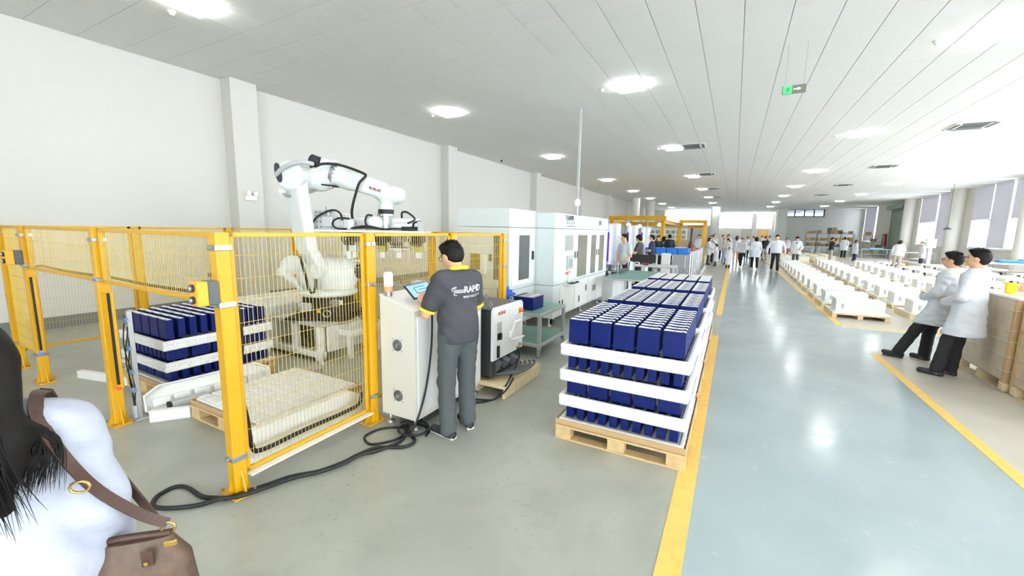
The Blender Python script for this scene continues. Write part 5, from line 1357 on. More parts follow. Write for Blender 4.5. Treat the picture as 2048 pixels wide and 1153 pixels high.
for i in range(2): bin_('blue bin on the desk lower shelf, %s' % ('left', 'right')[i], -2.2+.36*i, 13.1, .30, .34, .34, .2)
t = bench('bin_rack', 'tall steel rack of blue bins before the grey railing', 'rack', -3.25, -1.55, 17.6, 18.6, .95, GALV, .35, .035, STEEL)
g = G(); g.rbb(-2.55, -2.2, 17.5, 17.58, .1, 1.0, WHITEM, .01); g.obj('end_panel', t)
for r in range(2):
    for i in range(4): bin_('blue bin atop the steel rack, %s row, %s from the left' % (('front', 'rear')[r], ORD[i+1]), -3.22+.42*i, 17.65+.46*r, .955, .39, .4, .24)
# tubular railing
t = thing('steel_railing', 'grey tubular safety railing beside the aisle past the blue bins', 'railing', (0,0,0))
ry = np.linspace(16.4, 27.0, 9)
for y in ry: g = G(); g.cyl((-1.38-.02*(y-16.4), y, 0), (-1.38-.02*(y-16.4), y, 1.05), .035, ALU, n=10); g.obj('railing_post', t)
for z in (1.03, .55, .2): g = G(); g.cyl((-1.38, 16.4, z), (-1.59, 27.0, z), .028, ALU, n=10); g.obj('railing_bar', t)
for k in range(14):
    g = G(); y = 15.8+k*.72; g.rbb(-.03, .03, -.12, .12, 0, .05, WHITEM, .008); g.rbb(-.02,.02,-.05,.05,.05,.08,WHITEM,.006); o = g.obj('white_connector', loc=(-1.15-.02*(y-15.8), y, 0), ); o.rotation_euler = (0,0,.6); tag(o, 'small white connector in the line on the floor along the railing, %s' % ORD[k+1], 'connector', 'white connectors along the railing')
# metal assembly racks with clutter
t = thing('chrome_rack', 'low chrome rack of machined parts beside the test machine', 'rack', (0,0,0))
for z in (.63, .80, .98): g = G(); g.rbb(-3.15, -2.55, 10.5, 11.7, z-.012, z, STEEL, .003); g.obj('shelf', t)
for x in (-3.13, -2.57):
    for y in (10.52, 11.68): g = G(); g.cyl((x,y,.585), (x,y,1.05), .014, STEEL, n=8); g.obj('leg', t)
for k in range(12):
    x = -3.08+.16*(k % 3); y = 10.6+.3*((k//3) % 4); z = (.63, .80)[k % 2]
    g = G(); g.rbb(-.055,.055,-.1,.1,0,.09,STEEL if k % 3 else WHITEM,.01); g.cyl((0,-.05,.09),(0,-.05,.12),.03,GALV,n=10); o = g.obj('machined_part', loc=(x,y,z)); tag(o, 'bright machined metal part on the chrome rack, piece %s' % ORD[k+1], 'machine part', 'metal parts on the chrome rack')
g = G(); g.rbb(-3.2, -2.66, 10.46, 11.75, .02, .58, WHITEM, .01); o = g.obj('white_plinth'); tag(o, 'white plinth cabinet under the chrome rack', 'cabinet')
# violet-lit inspection stations
for k, (x, y) in enumerate(((-3.42, 12.4), (-3.42, 15.0), (-3.72, 19.1))):
    t = thing('inspection_station', '%s violet-lit inspection station along the machine line' % ('nearest', 'middle', 'farthest')[k], 'machine', (x, y, 0), 0, 'violet-lit stations')
    g = G(); g.rbb(0, .30, 0, .5, 0, 2.06, WHITEG, .01); g.obj('tower', t)
    g = G(); g.rbb(.30, .72, .1, .5, 0, .92, WHITEM, .01); g.obj('bench_cabinet', t)
    g = G(); g.rbb(.30, .48, .1, .5, .92, 1.7, WHITEM, .01); g.rbb(.48,.49,.2,.4,1.3,1.52,CHAR,.004); g.obj('upper_unit', t)
    g = G(); g.rbb(.10, .14, -.03, .0, .35, 2.0, UVLED, .004); g.obj('light_bar', t)
    g = G(); g.rbb(.0, .10, -.012, .0, .45, 1.8, PURPLE, .004); g.obj('violet_curtain', t)
# yellow lifting gantries
def beam(n, p0, p1, w, h, t):
    p0 = Vector(p0); p1 = Vector(p1); d = p1-p0; g = G()
    R = d.to_track_quat('X', 'Z').to_matrix()
    for a, b, s in ((0, 0, (d.length, w*.25, h)), (0, h/2-.02, (d.length, w, .04)), (0, -h/2+.02, (d.length, w, .04))):
        g.box((p0+p1)/2+Vector((0,0,b)), s, YEL, R=R)
    g.obj(n, t)
t = thing('lifting_gantry', 'nearer yellow lifting gantry over the assembly line', 'gantry', (0,0,0))
for x, y in ((-6.6, 25), (-3.68, 25), (-6.6, 30), (-3.3, 30)):
    g = G(); g.rbb(x-.11, x+.11, y-.11, y+.11, 0, 2.55, YEL, .01); g.rbb(x-.2,x+.2,y-.2,y+.2,0,.02,YEL,.003); g.obj('column', t)
beam('cross_beam', (-6.8, 25, 2.65), (-3.5, 25, 2.65), .2, .24, t); beam('cross_beam', (-6.8, 30, 2.4), (-3.1, 30, 2.4), .2, .28, t)
beam('long_beam', (-3.62, 24.8, 2.45), (-3.3, 30.2, 2.35), .18, .22, t); beam('long_beam', (-6.6, 24.8, 2.45), (-6.6, 30.2, 2.4), .18, .22, t)
t = thing('lifting_gantry', 'farther yellow lifting gantry beside the pale square pillar', 'gantry', (0,0,0))
for x, y in ((-1.62, 27.5), (-1.9, 31.5)):
    g = G(); g.rbb(x-.11, x+.11, y-.11, y+.11, 0, 2.45, YEL, .01); g.rbb(x-.2,x+.2,y-.2,y+.2,0,.02,YEL,.003); g.obj('column', t)
beam('cross_beam', (-3.1, 27.5, 2.52), (-1.5, 27.5, 2.52), .18, .2, t); beam('cross_beam', (-3.0, 31.5, 2.3), (-1.75, 31.5, 2.3), .18, .2, t); beam('long_beam', (-1.62, 27.3, 2.42), (-1.9, 31.7, 2.35), .18, .2, t)
for k, (x, y, z) in enumerate(((-5.75, 25.6, 2.28), (-5.2, 26.2, 2.2), (-4.6, 25.5, 1.98), (-4.1, 26.6, 2.3))):
    t = thing('work_light', 'bright work light hung under the nearer yellow gantry, %s from the left' % ORD[k+1], 'lamp', (x, y, z), 0, 'work lights under the gantry')
    g = G(); g.ball((0,0,0), (.2 if k == 2 else .13, .1, .16 if k == 2 else .1), mat('work_lamp', (255, 246, 232), .4, emit=9.0), 14); g.obj('bulb', t)
    g = G(); g.cyl((0,0,.08), (0,0,2.45-z), .015, STEEL, n=6); g.lathe([(.06,.17),(.13,.1),(.13,.09),(.05,.15)], STEEL, n=12); g.obj('hanger', t)
# notice wall and clutter behind the gantry
t = thing('notice_board', 'white display board covered with small panels behind the gantry', 'board', (-6.2, 33.0, 0))
g = G(); g.rbb(0, 3.1, 0, .06, .5, 2.15, WHITEM, .01); g.rbb(.1,.2,0,.3,0,.5,ALU,.01); g.rbb(2.9,3.0,0,.3,0,.5,ALU,.01); g.obj('board', t)
pal = [mat('panel_%d' % i, c, .6) for i, c in enumerate(((120,136,128), (176,180,150), (90,104,116), (190,198,196), (140,160,150)))]
for r in range(4):
    for c in range(8):
        g = G(); g.rbb(.12+c*.37, .40+c*.37, -.015, 0, .68+r*.36, .94+r*.36, pal[(r*3+c*5) % 5], .004); g.obj('small_panel', t)
for nm, lab, b, m in (('carton_stack', 'tan carton block beyond the yellow gantry', (-3.6,-2.7,31.9,32.8,0,1.35), CARDL), ('white_cabinet', 'white cabinet behind the yellow-shirted visitors', (-5.2,-4.2,27,27.6,0,1.2), WHITEM)):
    g = G(); g.rbb(*b, m, .02)
    if nm == 'carton_stack':
        for z in (.45, .9): g.bb(b[0]-.004, b[1]+.004, b[2]-.004, b[3]+.004, z-.01, z+.01, CARD)
    else: g.rbb(b[0]+.04,b[1]-.04,b[2]-.015,b[2],.08,1.12,WHITEG,.006); g.cyl((b[1]-.12,b[2]-.03,.5),(b[1]-.12,b[2]-.03,.7),.012,STEEL,n=8)
    o = g.obj(nm); tag(o, lab, 'cabinet' if 'cab' in nm else 'box')
t = thing('stacked_instruments', 'pale box with purple grid on the line behind the bins', 'instrument', (-2.35, 19.6, .0))
g = G(); g.rbb(0,.5,0,.4,0,.95,GALV,.01); g.obj('stand', t); g = G(); g.rbb(.02,.48,.02,.38,.95,1.2,mat('pale_lilac', (214,206,226), .5),.01); g.obj('box', t)
t = thing('jib_arm', 'slim dark robot arm on a red base beyond the railing', 'robot', (-1.95, 23.0, 0))
g = G(); g.rbb(-.2,.2,-.2,.2,0,.9,WHITEM,.02); g.obj('pedestal', t)
g = G(); g.lathe([(.16,.9),(.15,1.0),(.09,1.08)], RED, n=16); g.obj('red_base', t)
g = G(); g.lathe([(.09,1.06),(.13,1.15),(.1,1.3),(.06,1.45),(.055,1.95),(.07,2.0),(.05,2.08)], mat('dark_red_brown', (84, 52, 46), .5), n=14); g.obj('arm', t)

# ------------------------------------------------------------------ shelving at the far grey wall
def shelf_unit(label, x0, x1, y, h, n):
    t = thing('shelving_unit', label, 'shelving', (0,0,0))
    for i in range(n+1):
        x = x0+(x1-x0)*i/n
        for yy in (y, y+.6): g = G(); g.rbb(x-.03,x+.03,yy-.03,yy+.03,0,h,GALV,.004); g.obj('upright', t)
    for z in (.15, .75, 1.35, h-.02): g = G(); g.rbb(x0,x1,y-.03,y+.63,z-.04,z,GALV,.005); g.obj('shelf', t)
    return t
shelf_unit('long grey shelving against the far grey wall', 6.6, 10.6, 53.0, 2.05, 4)
shelf_unit('short grey shelving in the far right corner under the blind', 11.0, 12.4, 50.9, 1.95, 2)
k = 0; cols = [CARD, mat('tan_carton', (168, 150, 112), .8), mat('grey_carton', (124, 116, 100), .8), mat('yellow_tote', (206, 172, 70), .6)]
names = ['brown', 'tan', 'greyish', 'yellow']
for z, zl in ((2.05, 'top'), (1.35, 'upper'), (.75, 'lower')):
    for i in range(9):
        if z == 2.05 and i in (3, 7): continue
        w = rng.uniform(.3, .42); h = rng.uniform(.22, .36) if z < 2 else (rng.uniform(.6,.75) if i in (4,5) else rng.uniform(.15,.38)); q = 3 if z == 1.35 and i % 2 == 0 else rng.randrange(3)
        g = G(); g.rbb(0,w,0,.45,0,h,cols[q],.01); g.bb(w/2-.03,w/2+.03,-.002,.452,h-.002,h+.002,WOOD2)
        o = g.obj('carton', loc=(6.7+i*.43, 53.05, z)); tag(o, '%s carton, %s from the left on the %s shelf of the far shelving' % (names[q], ORD[i+1], zl), 'box', 'cartons on the far shelving')
g = G(); g.prism([(0,0),(1.0,0),(.85,.12),(.4,.2),(.1,.1)], 0, .4, WHITEM, 'y'); o = g.obj('white_bag', loc=(9.2,53.05,2.05)); tag(o, 'white cloth heap on top of the far shelving', 'bag')
for i in range(3):
    g = G(); g.rbb(0,.4,0,.4,0,.3,cols[i],.01); g.bb(.17,.23,-.002,.402,.298,.302,WOOD2); o = g.obj('carton', loc=(11.05+i*.44,50.95,(1.95,1.35,.75)[i])); tag(o, '%s carton on the corner shelving, %s shelf' % (names[i], ('top','upper','lower')[i]), 'box', 'cartons on the corner shelving')
# work tables by the window wall
for k, (x0, x1, y0, y1, lab, m) in enumerate(((9.6, 11.6, 45.0, 46.2, 'pale blue work table below the roller shutter', mat('pale_blue_top', (150,200,216), .5)), (9.9, 11.9, 37.5, 39.0, 'white work table behind the stooping visitors', WHITEM), (5.4, 6.6, 47.5, 48.5, 'white table before the long shelving, left', WHITEM), (7.0, 9.2, 47.5, 48.6, 'white table with blue cloth before the long shelving, right', WHITEM),
        (11.0, 11.9, 30.4, 31.9, 'low steel shelf table by the round window column', ALU), (9.6, 11.8, 25.2, 26.6, 'white table with blue trays under the near window', WHITEM))):
    bench('work_table', lab, 'table', x0, x1, y0, y1, .78, m, .35 if k in (0, 1, 4) else None)
for k, (x, y, z, w, d, h, m, lab, nm) in enumerate(((10.2, 25.6, .785, 1.0, .5, .10, BIN, 'flat blue tray on the table under the near window, left', 'blue_tray'), (11.0, 26.0, .785, .7, .4, .14, BIN, 'taller blue tray on the table under the near window, right', 'blue_tray'), (8.2, 47.8, .785, .8, .5, .16, mat('royal_blue_cloth', (56,70,150), .7), 'folded blue cloth on the table before the shelving', 'blue_cloth'),
        (10.2, 45.3, .785, .9, .5, .08, mat('pale_blue_film', (150,190,225), .4), 'pale blue film pack on the table below the shutter', 'blue_film'), (11.05, 30.6, .36, .7, .6, .12, mat('yellow_strap', (220,170,60), .6), 'yellow straps on the low steel shelf', 'strap_pile'), (11.05, 30.7, .785, .7, .6, .05, CLOTHN, 'dark blue mat on the low steel shelf table', 'dark_mat'), (8.55, 31.9, 0, .5, .5, .38, CARD, 'open brown carton on the floor by the grey-haired visitor', 'carton'), (11.2,24.4,.0,.5,.5,.95,RED,'small red box by the right-hand window','red_box'))):
    g = G(); g.rbb(0,w,0,d,0,h,m,.02); g.rbb(.05,w-.05,.05,d-.05,h-.004,h+.012,m,.006); o = g.obj(nm, loc=(x,y,z)); tag(o, lab, 'box' if nm in ('carton','red_box') else 'tray' if 'tray' in nm else 'cloth')
t = thing('fire_cabinet', 'red fire hose cabinet on the wall left of the shutter', 'fire cabinet', (XR-.14, 51.6, .95))
g = G(); g.rbb(-.1,.14,-.3,.3,0,1.15,mat('fire_red', (158,36,40), .4),.02); g.obj('case', t); g = G(); g.rbb(-.11,-.1,-.2,.2,.72,.9,WHITEM,.004); g.obj('notice_plate', t)
t = thing('white_post_box', 'white control box on a pale post beside the window column', 'control box', (10.35, 33.6, 0))
g = G(); g.rbb(-.09,.09,-.09,.09,0,1.2,WHITEM,.01); g.obj('post', t); g = G(); g.rbb(-.22,.22,-.15,.15,1.2,1.75,WHITEM,.02); g.obj('box', t)
t = thing('pendant_lamp', 'small dark pendant lamp hanging by the round window column', 'lamp', (10.9, 33.4, 2.3))
g = G(); g.lathe([(.02,.16),(.05,.14),(.2,.02),(.2,.0),(.18,.0)], CHAR, n=16); g.obj('shade', t); g = G(); g.cyl((0,0,.15),(0,0,CH-2.3),.008,DARK,n=6); g.obj('cord', t)

# ------------------------------------------------------------------ people
def fx(dx, dy): return math.atan2(-dx, dy)             # rotation that faces (dx, dy)
# operator at the console
OPZ = fx(-.93, .36)
opt, (B_, H_) = person('man in dark grey polo with yellow trim working at the console with a tablet', (-2.04, 2.84, 0), OPZ, 1.69, .0115, 'short', HAIR, 'polo', CLOTHD, None, TROUG, SHOED,
    arms={'L': ((-.265, .10, 1.115), (-.19, .30, 1.19), {'hd': (.3, .95, .25), 'side': (0, .2, 1), 'n': (1, 0, 0), 'curl': .75}), 'R': ((.25, .09, 1.12), (.07, .38, 1.20), {'hd': (-.8, .6, .25), 'side': (0, .2, 1), 'n': (-1, 0, 0), 'curl': .6})},
    legs={'L': ((-.115, .02, .50), (-.13, -.03, .085), (-.17, .14, .035)), 'R': ((.11, .04, .50), (.12, .03, .085), (.15, .19, .035))},
    lean=.06, hpitch=-.38, hyaw=.22, near=True, glasses=DARK)
shirt = [o for o in opt.children if o.name.startswith('shirt')][0]
bv = BVHTree.FromPolygons([v.co for v in shirt.data.vertices], [p.vertices[:] for p in shirt.data.polygons])
def on_back(me, cx, cz, slope=0):
    for v in me.vertices:
        x = cx+v.co.x; z = cz+v.co.y+slope*v.co.x
        h = bv.ray_cast(Vector((x, -1, z)), Vector((0, 1, 0)))[0]
        v.co = (x, (h.y if h else -.13)-.003-max(0, v.co.z), z)
    return me
link('shirt_lettering', on_back(textmesh('RAP', .075, WHITEINK, .0025, 0), .045, 1.325), opt, 'white RAPID lettering')
link('shirt_lettering', on_back(textmesh('D', .075, WHITEINK, .0025, 0), .165, 1.325), opt)
g = G(); g.add([(.0,.036,0),(.022,.036,0),(.012,.006,0),(.024,.006,0),(-.006,-.036,0),(.003,-.006,0),(-.010,-.006,0)], [(0,1,2,6),(6,2,5),(2,3,5),(5,3,4)], WHITEINK); link('lightning_mark', on_back(g.mesh('lightning_mark'), .125, 1.325), opt)
link('shirt_tagline', on_back(textmesh('MAKE FAST FASTER', .026, WHITEINK, .0006, 0), .085, 1.265), opt)
g = G()
for k, (dz, r, up) in enumerate(((.014, .013, 1), (.0, .016, 1), (-.012, .012, -1))):
    pts = [(.06-.004*k, dz*.8, 0), (.0, dz*.8, 0), (-.02-.012*(k == 1), dz*.8, 0)]; c = pts[-1]
    pts += [(c[0]-r*math.sin(a), c[1]+up*(r-r*math.cos(a)), 0) for a in np.linspace(.4, 4.2, 9)]
    for i in range(len(pts)-1):
        a, b = Vector(pts[i]), Vector(pts[i+1]); n = Vector((-(b-a).y, (b-a).x, 0)).normalized()*.0028
        g.add([a+n, a-n, b-n, b+n], [(0,1,2,3)], WHITEINK)
link('wind_emblem', on_back(g.mesh('wind_emblem'), -.075, 1.315), opt)
g = G(); g.rb((0,0,0), (.255,.185,.014), BLACK, .005); tabm = g.mesh('tablet')
def local_to_world(p): return Matrix.Translation((-2.04, 2.84, 0)) @ Matrix.Rotation(OPZ, 4, 'Z') @ Vector(p)*1
tp = Matrix.Translation((-2.04, 2.84, 0)) @ Matrix.Rotation(OPZ, 4, 'Z') @ Vector((-.13, .43, 1.245))
tb = link('tablet', None); 
tb.location = tp; tb.rotation_euler = (.62, -.12, OPZ+.10); tag(tb, "black tablet with lit blue screen in the operator's hands", 'tablet')
link('case', tabm, tb)
g = G(); g.bb(-.112,.112,-.078,.078,.0065,.0085,SCREEN); sc_ = g.obj('screen', tb)
g = G()
for b in ((-.06,.06,.034,.040),(-.06,-.054,-.03,.034),(-.06,.03,-.036,-.03),(-.1,.1,.064,.068),(-.02,.08,.0,.006)): g.bb(*b, .0085, .0092, INK)
g.obj('screen_lines', sc_)

# two visitors leaning on the wrapped pallets
fR = fx(-.80, .60)
person('man with short dark hair in a long white coat, leaning on the wrapped load, nearer', (2.69, 7.25, 0), fR, 1.65, .0125, 'short', HAIR, 'coat', CLOTHW, None, CLOTHB, SHOED,
    arms={'L': ((-.27, .0, 1.13), (-.06, .22, 1.02), {'hd': (.8, .5, .1), 'side': (0, .3, 1), 'n': (0, -1, 0), 'curl': .8}), 'R': ((.27, .0, 1.13), (.07, .21, 1.03), {'hd': (-.8, .5, .1), 'side': (0, .3, 1), 'n': (0, -1, 0), 'curl': .8})},
    legs={'L': ((-.10, .12, .50), (-.11, .18, .085), (-.13, .34, .035)), 'R': ((.10, .10, .50), (.11, .12, .085), (.15, .28, .035))}, lean=-.02, hyaw=.22, hem=.60, near=True)
person('man with glasses in a white coat, leaning beside the nearer man, lanyard on chest', (2.68, 7.95, 0), fR, 1.59, .0125, 'short', HAIR, 'coat', CLOTHW, CLOTHG, CLOTHB, SHOED,
    arms={'L': ((-.27, .0, 1.13), (-.06, .22, 1.02), {'hd': (.8, .5, .1), 'side': (0, .3, 1), 'n': (0, -1, 0), 'curl': .8}), 'R': ((.27, .0, 1.13), (.07, .21, 1.03), {'hd': (-.8, .5, .1), 'side': (0, .3, 1), 'n': (0, -1, 0), 'curl': .8})},
    legs={'L': ((-.11, .22, .52), (-.13, .40, .10), (-.17, .56, .06)), 'R': ((.10, .14, .50), (.11, .16, .085), (.15, .32, .035))}, lean=-.06, hyaw=.18, hem=.62, near=True, glasses=DARK)
# cropped visitor holding a yellow cup at the right edge
person('visitor at the right edge reaching over the wrapped load with a yellow cup', (3.98, 7.45, 0), fx(-1, .02), 1.68, .02, 'short', HAIR, 'tee', CLOTHG, None, CLOTHB, SHOED,
    arms={'R': ((.22, .46, 1.26), (.09, .69, 1.215), {'hd': (-.1, 1, -.02), 'side': (0, .2, 1), 'n': (-1, 0, 0), 'curl': .6})}, lean=.36, near=True)
g = G(); g.lathe([(.045,0),(.06,.12),(.064,.125),(.056,.12),(.05,.02)], mat('yellow_cup', (232, 206, 40), .4), n=18); o = g.obj('yellow_cup', loc=(3.12, 7.50, 1.132)); tag(o, "bright yellow cup in the cropped visitor's hand", 'cup')

# foreground visitor seen from behind, cut by the left edge
wl_ = (-1.66, .22, 0); wz = fx(-.90, .43)
wt, (BW, HW) = person('long-haired woman in a white coat in the left foreground, seen from behind, bag on shoulder', wl_, wz, 1.53, .0125, None, HAIR, 'coat', CLOTHW_SHADED, None, CLOTHB, SHOED,
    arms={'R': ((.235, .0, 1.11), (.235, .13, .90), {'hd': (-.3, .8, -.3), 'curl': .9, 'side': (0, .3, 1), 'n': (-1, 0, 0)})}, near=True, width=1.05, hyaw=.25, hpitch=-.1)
g = G()
sdf_into(g, [('e', HW(0,-.015,.03), (.094,.110,.106), HAIR, None), ('c', HW(0,-.06,.0), BW(.01,-.15,1.40), .085, .095, HAIR, (1.25,.75,1)), ('c', BW(.02,-.15,1.42), BW(.075,-.155,1.24), .075, .02, HAIR, (1.2,.6,1)), ('c', BW(-.05,-.15,1.42), BW(-.07,-.15,1.28), .075, .025, HAIR, (1.2,.6,1)), ('c', BW(.05,-.13,1.45), BW(.15,-.09,1.42), .045, .02, HAIR)], .012, .04,
         clips=(lambda P: np.where(P[:,2] > 1.56, P[:,1]-HW(0,.03,0)[1]-(P[:,2]-1.64)*.8, -9),))
ho = g.obj('hair', wt)
g = G()
r3 = random.Random(5)
for k in range(170):
    a = r3.uniform(-.08, .11); e = a+r3.uniform(-.02, .05); zz = 1.29-r3.uniform(0, .13)*(1.2-abs(e-.06)*4); q = r3.uniform(.0012, .0022)
    p = [BW(a*.7,-.14,1.54), BW(a,-.20-r3.uniform(0,.015),1.44), BW((a+e)/2+r3.uniform(-.01,.01),-.205-r3.uniform(0,.015),1.36), BW(e+r3.uniform(-.015,.015),-.17-r3.uniform(0,.02),zz)]
    P_ = spline(p, 5); g.tube(P_, [q*min(1, (len(P_)-i_)/6) for i_ in range(len(P_))], HAIR, 4, caps=False)
for k in range(110):
    e = r3.uniform(.10, .19); q = r3.uniform(.0011, .002); cv = r3.uniform(-.03, .03)
    p = [BW(.03,-.13,1.54), BW(.07,-.155,1.485), BW(e-.04,-.125,1.452), BW(e,-.12,1.41-r3.uniform(0,.04)), BW(e+cv*.5,-.135,1.36), BW(e-.02+cv,-.14,1.32-r3.uniform(0,.08))]
    P_ = spline(p, 5); g.tube(P_, [q*min(1, (len(P_)-i_)/6) for i_ in range(len(P_))], HAIR, 4, caps=False)
g.obj('hair_strand', wt, kind='stuff')
ws = 1.53/1.72
WM = Matrix.Translation(wl_) @ Matrix.Rotation(wz, 4, 'Z') @ Matrix.Scale(ws, 4)
def wp(*p): return WM @ Vector(p)
bt = thing('handbag', "brown patterned leather handbag hanging from the foreground woman's shoulder", 'bag', (-1.535, .44, .62), .80)
g = G(); g.loft([((0,0,.0),(.15,0,0),(0,.055,0),3.5),((0,0,.05),(.165,0,0),(0,.065,0),3.2),((0,0,.16),(.155,0,0),(0,.055,0),3),((0,0,.235),(.115,0,0),(0,.022,0),3)], BAGM, 28); g.obj('bag_body', bt)
g = G(); g.tube(spline([(-.112,0,.238),(0,0,.243),(.112,0,.238)], 6), .011, LEATH, 8); g.obj('zip_edge', bt)
for x in (-.105, .105):
    g = G(); g.tube([(x+.018*math.cos(a), -.0, .255+.018*math.sin(a)) for a in np.linspace(0, 2*PI, 13)[:-1]], .004, BRASS, 6, closed=True); g.cyl((x,0,.225),(x,0,.245),.008,BRASS,n=8); g.obj('ring', bt)
g = G(); g.rb((.07,-.052,.2), (.03,.004,.05), LEATH, .002); g.cyl((.07,-.056,.19),(.07,-.062,.19),.006,BRASS,n=8); g.obj('tag', bt)
g = G(); g.rb((.115,-.02,.215), (.035,.012,.02), BRASS, .004); g.obj('buckle', bt)
BMx = Matrix.Translation((-1.535, .44, .62)) @ Matrix.Rotation(.80, 4, 'Z')
BI = BMx.inverted()
def strap(pts, w):
    g = G(); P = [BI @ Vector(p) for p in spline(pts, 6)]; vs = []; 
    ax = BI @ wp(.05, 0, 1.25)
    for i in range(len(P)):
        d = (P[min(i+1, len(P)-1)]-P[max(i-1, 0)]).normalized(); nv = (P[i]-ax).normalized(); sd = d.cross(nv).normalized()*w; nn = sd.cross(d).normalized()*.003
        vs += [P[i]+sd+nn, P[i]-sd+nn, P[i]-sd-nn, P[i]+sd-nn]
    fs = [(i*4+j, i*4+(j+1) % 4, i*4+4+(j+1) % 4, i*4+4+j) for i in range(len(P)-1) for j in range(4)]
    g.add(vs, fs, LEATH); g.obj('strap', bt)
e1 = BMx @ Vector((.105,0,.27)); e0 = BMx @ Vector((.075,.02,.262))
strap([wp(.13,.06,1.50), wp(.13,-.01,1.508), wp(.145,-.085,1.46), wp(.195,-.125,1.34), wp(.25,-.10,1.20), e1*.55+wp(.26,-.08,1.14)*.45, e1], .014)
strap([wp(.13,.07,1.50), wp(.14,.125,1.42), wp(.20,.17,1.25), e0], .014)
g = G(); p_ = BI @ wp(.222,-.14,1.25); g.tube([p_+Vector((.022*math.cos(a),-.004,.016*math.sin(a))) for a in np.linspace(0, 2*PI, 11)[:-1]], .0035, BRASS, 6, closed=True); g.obj('strap_buckle', bt)

# ------------------------------------------------------------------ crowd
tocam = lambda x, y: fx(-x, -y)
def far(label, x, y, f, H, **k): return person(label, (x, y, 0), f, H, .026 if y < 18 else .032, **k)
hold = {'L': ((-.25,.08,1.12), (-.1,.30,1.10), {'hd': (.5,.8,.2), 'side': (0,.2,1), 'n': (1,0,0), 'curl': .7}), 'R': ((.25,.08,1.12), (.1,.30,1.10), {'hd': (-.5,.8,.2), 'side': (0,.2,1), 'n': (-1,0,0), 'curl': .7})}
camera_up = {'L': ((-.26,.12,1.28), (-.08,.26,1.50), {'hd': (.4,.4,.8), 'side': (0,.2,1), 'n': (1,0,0), 'curl': .8}), 'R': ((.26,.12,1.28), (.08,.26,1.50), {'hd': (-.4,.4,.8), 'side': (0,.2,1), 'n': (-1,0,0), 'curl': .8})}
front_clasp = {'L': ((-.235,.02,1.12), (-.09,.2,.90), {'hd': (.7,.4,-.4), 'curl': .7, 'side': (0,.4,1), 'n': (0,-1,0)}), 'R': ((.235,.02,1.12), (.09,.2,.91), {'hd': (-.7,.4,-.4), 'curl': .7, 'side': (0,.4,1), 'n': (0,-1,0)})}
back_clasp = {'L': ((-.26,-.08,1.12), (-.07,-.2,.93), {'hd': (.8,-.2,-.3), 'curl': .7, 'side': (0,.4,1), 'n': (0,1,0)}), 'R': ((.26,-.08,1.12), (.07,-.2,.94), {'hd': (-.8,-.2,-.3), 'curl': .7, 'side': (0,.4,1), 'n': (0,1,0)})}
walk = {'L': ((-.10,.14,.52), (-.105,.22,.10), (-.115,.37,.05)), 'R': ((.10,.0,.50), (.105,-.18,.12), (.12,-.05,.04))}
far('man in light grey shirt and black trousers, hands clasped, before the nearest violet station', -2.80, 12.15, fx(-.5,-1), 1.73, top='tee', topm=CLOTHG, arms=front_clasp, hyaw=-.5, width=.94, hairm=HAIR)
far('worker in dark polo with yellow collar at the middle violet station', -2.80, 14.3, fx(-1, .1), 1.72, top='polo', topm=CLOTHD, arms=hold, hair='bob', hpitch=-.25)
far('worker in dark polo tinted by violet light at the farthest station', -2.86, 17.0, fx(-1, -.2), 1.70, top='tee', topm=CLOTHN, arms=hold)
far('worker in black shirt with yellow trim behind the stations', -3.25, 21.0, tocam(-3.25, 21), 1.64, top='polo', topm=CLOTHB, arms=hold)
far('person in black shirt partly hidden by the front gantry column', -3.9, 25.9, tocam(-3.9, 26), 1.72, top='tee', topm=CLOTHB)
far('man in black jacket with a white shirt collar behind the blue bins', -2.9, 22.3, fx(-.3, 1), 1.72, top='shirt', topm=CLOTHB)
far('long-haired woman in white coat beside the man in the black jacket', -3.22, 22.6, fx(.4, 1), 1.62, hair='long')
far('man in white coat beside the far yellow column', -1.95, 28.3, tocam(-1.9, 28), 1.71, arms=front_clasp, shirtm=CLOTHG)
far('long-haired woman in white coat facing the boy by the railing end', -1.30, 26.9, fx(1, .1), 1.56, hair='long', arms=hold, trm=TROUG)
far('visitor in white coat holding up a camera behind the railing end', -1.28, 28.9, tocam(-1.4, 28.6), 1.68, arms=camera_up)
far('boy in oversized white coat facing left by the railing end', -.86, 26.1, fx(-.95, .1), 1.22, hem=.35, trm=TROUG)
far('tall grey-haired visitor in pale green shirt, back turned', -1.2, 30.5, fx(.6, 1), 1.80, top='shirt', topm=CLOTHS, hairm=HAIRG, trm=CLOTHK)
far('blonde visitor in white shirt and pale jeans, side on', -.55, 29.6, fx(1, .3), 1.60, top='shirt', hair='bun', hairm=mat('fair_hair', (190, 160, 126), .5), trm=BLUEJ, arms=hold, shoem=SHOEW)
far('dark-haired woman in white coat looking down at the small child', -.30, 27.7, tocam(-.3, 28)-.5, 1.55, hair='long', arms=hold, hpitch=-.5, hem=.75)
far('small child in long white coat facing the camera in the aisle', -.2, 24.7, tocam(-.2, 24.7), 1.10, hem=.30, shoem=SHOED)
far('woman with very long dark hair seen from behind in a white dress coat', .15, 31.5, fx(.1, 1), 1.70, hair='long', hem=.66, trm=mat('bare_leg', (216, 176, 150), .6), hairm=HAIRB)
far('man in white coat beside the long-haired woman, looking left', -.38, 32.1, tocam(0, 31)+.3, 1.77, arms=hold)
far('stocky man in white shirt and black trousers walking, hand on hip', .40, 26.0, fx(-.5, -.9), 1.60, top='shirt', hairm=HAIRB, shoem=SHOEW, legs=walk, arms=front_clasp, width=1.12)
far('woman in long white coat walking away with white shoes', 1.02, 25.0, fx(-.1, 1), 1.66, hair='bob', hem=.66, shoem=SHOEW, legs=walk)
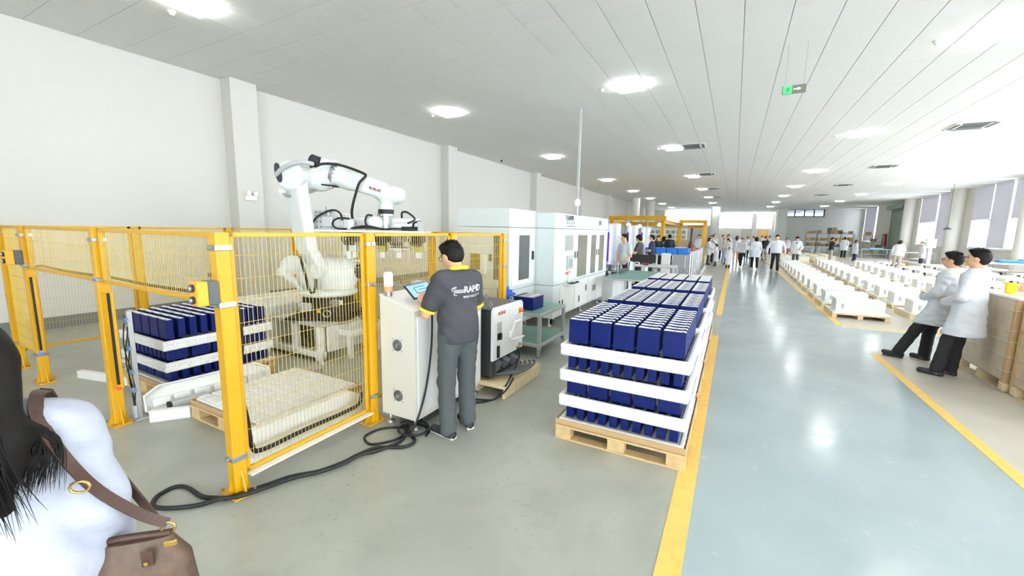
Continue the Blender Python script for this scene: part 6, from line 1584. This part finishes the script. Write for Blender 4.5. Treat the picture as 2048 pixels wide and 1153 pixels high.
far('man with name badge in white shirt walking toward the camera down the aisle', 1.90, 24.7, tocam(1.9, 24.7)+.1, 1.79, top='shirt', legs=walk, width=1.3, arms={'L': ((-.36,-.02,1.12),(-.38,.05,.88)), 'R': ((.36,-.02,1.12),(.38,.05,.88))})
far('man in black printed shirt behind the woman walking away', 1.98, 34.6, tocam(2, 35), 1.62, top='tee', topm=CLOTHB, trm=CLOTHK)
far('woman in red print top and open white coat between the rows', 3.72, 39.7, tocam(3.7, 39.7), 1.60, hair='long', trm=CLOTHP, hem=.8, shirtm=CLOTHP)
far('man in grey-blue shirt far back by the grey wall', 5.5, 50.5, tocam(5.5, 50), 1.62, top='tee', topm=mat('grey_blue_shirt', (160, 176, 190), .8))
far('man in black cap and sunglasses in white coat walking between cabinet rows', 3.25, 29.3, tocam(3.3, 29.3), 1.71, hair='cap', hairm=CLOTHB, legs=walk, trm=TROUG, shirtm=CLOTHD, glasses=BLACK, hem=.72, arms={'L': ((-.27,.02,1.12), (-.2,.25,1.0))})
far('photographer in black vest and khaki trousers aiming a camera right', 5.75, 34.4, fx(1, .1), 1.70, hair='cap', hairm=CLOTHB, top='tee', topm=CLOTHB, trm=CLOTHK, arms=camera_up)
far('man in white coat by the far shelving seen from behind', 8.2, 44.0, fx(.3, 1), 1.72)
far('long-haired woman in white coat and blue skirt among the cabinets', 7.75, 38.0, fx(1, .3), 1.55, hair='long', hairm=HAIRB, trm=CLOTHN)
far('man in white shirt stooping over the battery packs, back turned', 7.6, 28.6, fx(.35, 1), 1.68, top='shirt', lean=.45, trm=CLOTHK, hairm=HAIR)
far('man in white coat with face mask beyond the stooping man', 8.75, 32.6, fx(-.8, -.6), 1.62, trm=BLUEJ, hpitch=-.3)
far('grey-haired man in long white coat looking down at an open carton', 9.35, 31.3, fx(-1, .1), 1.60, hairm=HAIRG, hpitch=-.4, trm=CLOTHN, hem=.7)
for k, (x, y, h, m, lab) in enumerate(((-.75, 33.5, 1.72, CLOTHW, 'white-coated man in the rear crowd, leftmost'), (-.45, 34.6, 1.66, CLOTHG, 'grey-shirted visitor in the rear crowd beside the bright wall'), (.9, 37.2, 1.62, CLOTHW, 'white-coated visitor in front of the far grey door'), (1.25, 35.6, 1.66, CLOTHW, 'white-coated visitor left of the walking woman, farther back'), (2.0, 40.0, 1.7, CLOTHW, 'white-coated visitor at the aisle end before the oak door'), (2.5, 44.2, 1.68, CLOTHB, 'dark-shirted visitor farthest down the aisle'), (2.85, 45.0, 1.7, CLOTHW, 'pale-shirted visitor beside the farthest dark-shirted one'))):
    far(lab, x, y, tocam(x, y)+rng.uniform(-.8, .8), h, top='coat' if m is CLOTHW else 'tee', topm=m, arms=hold if k % 2 else None)
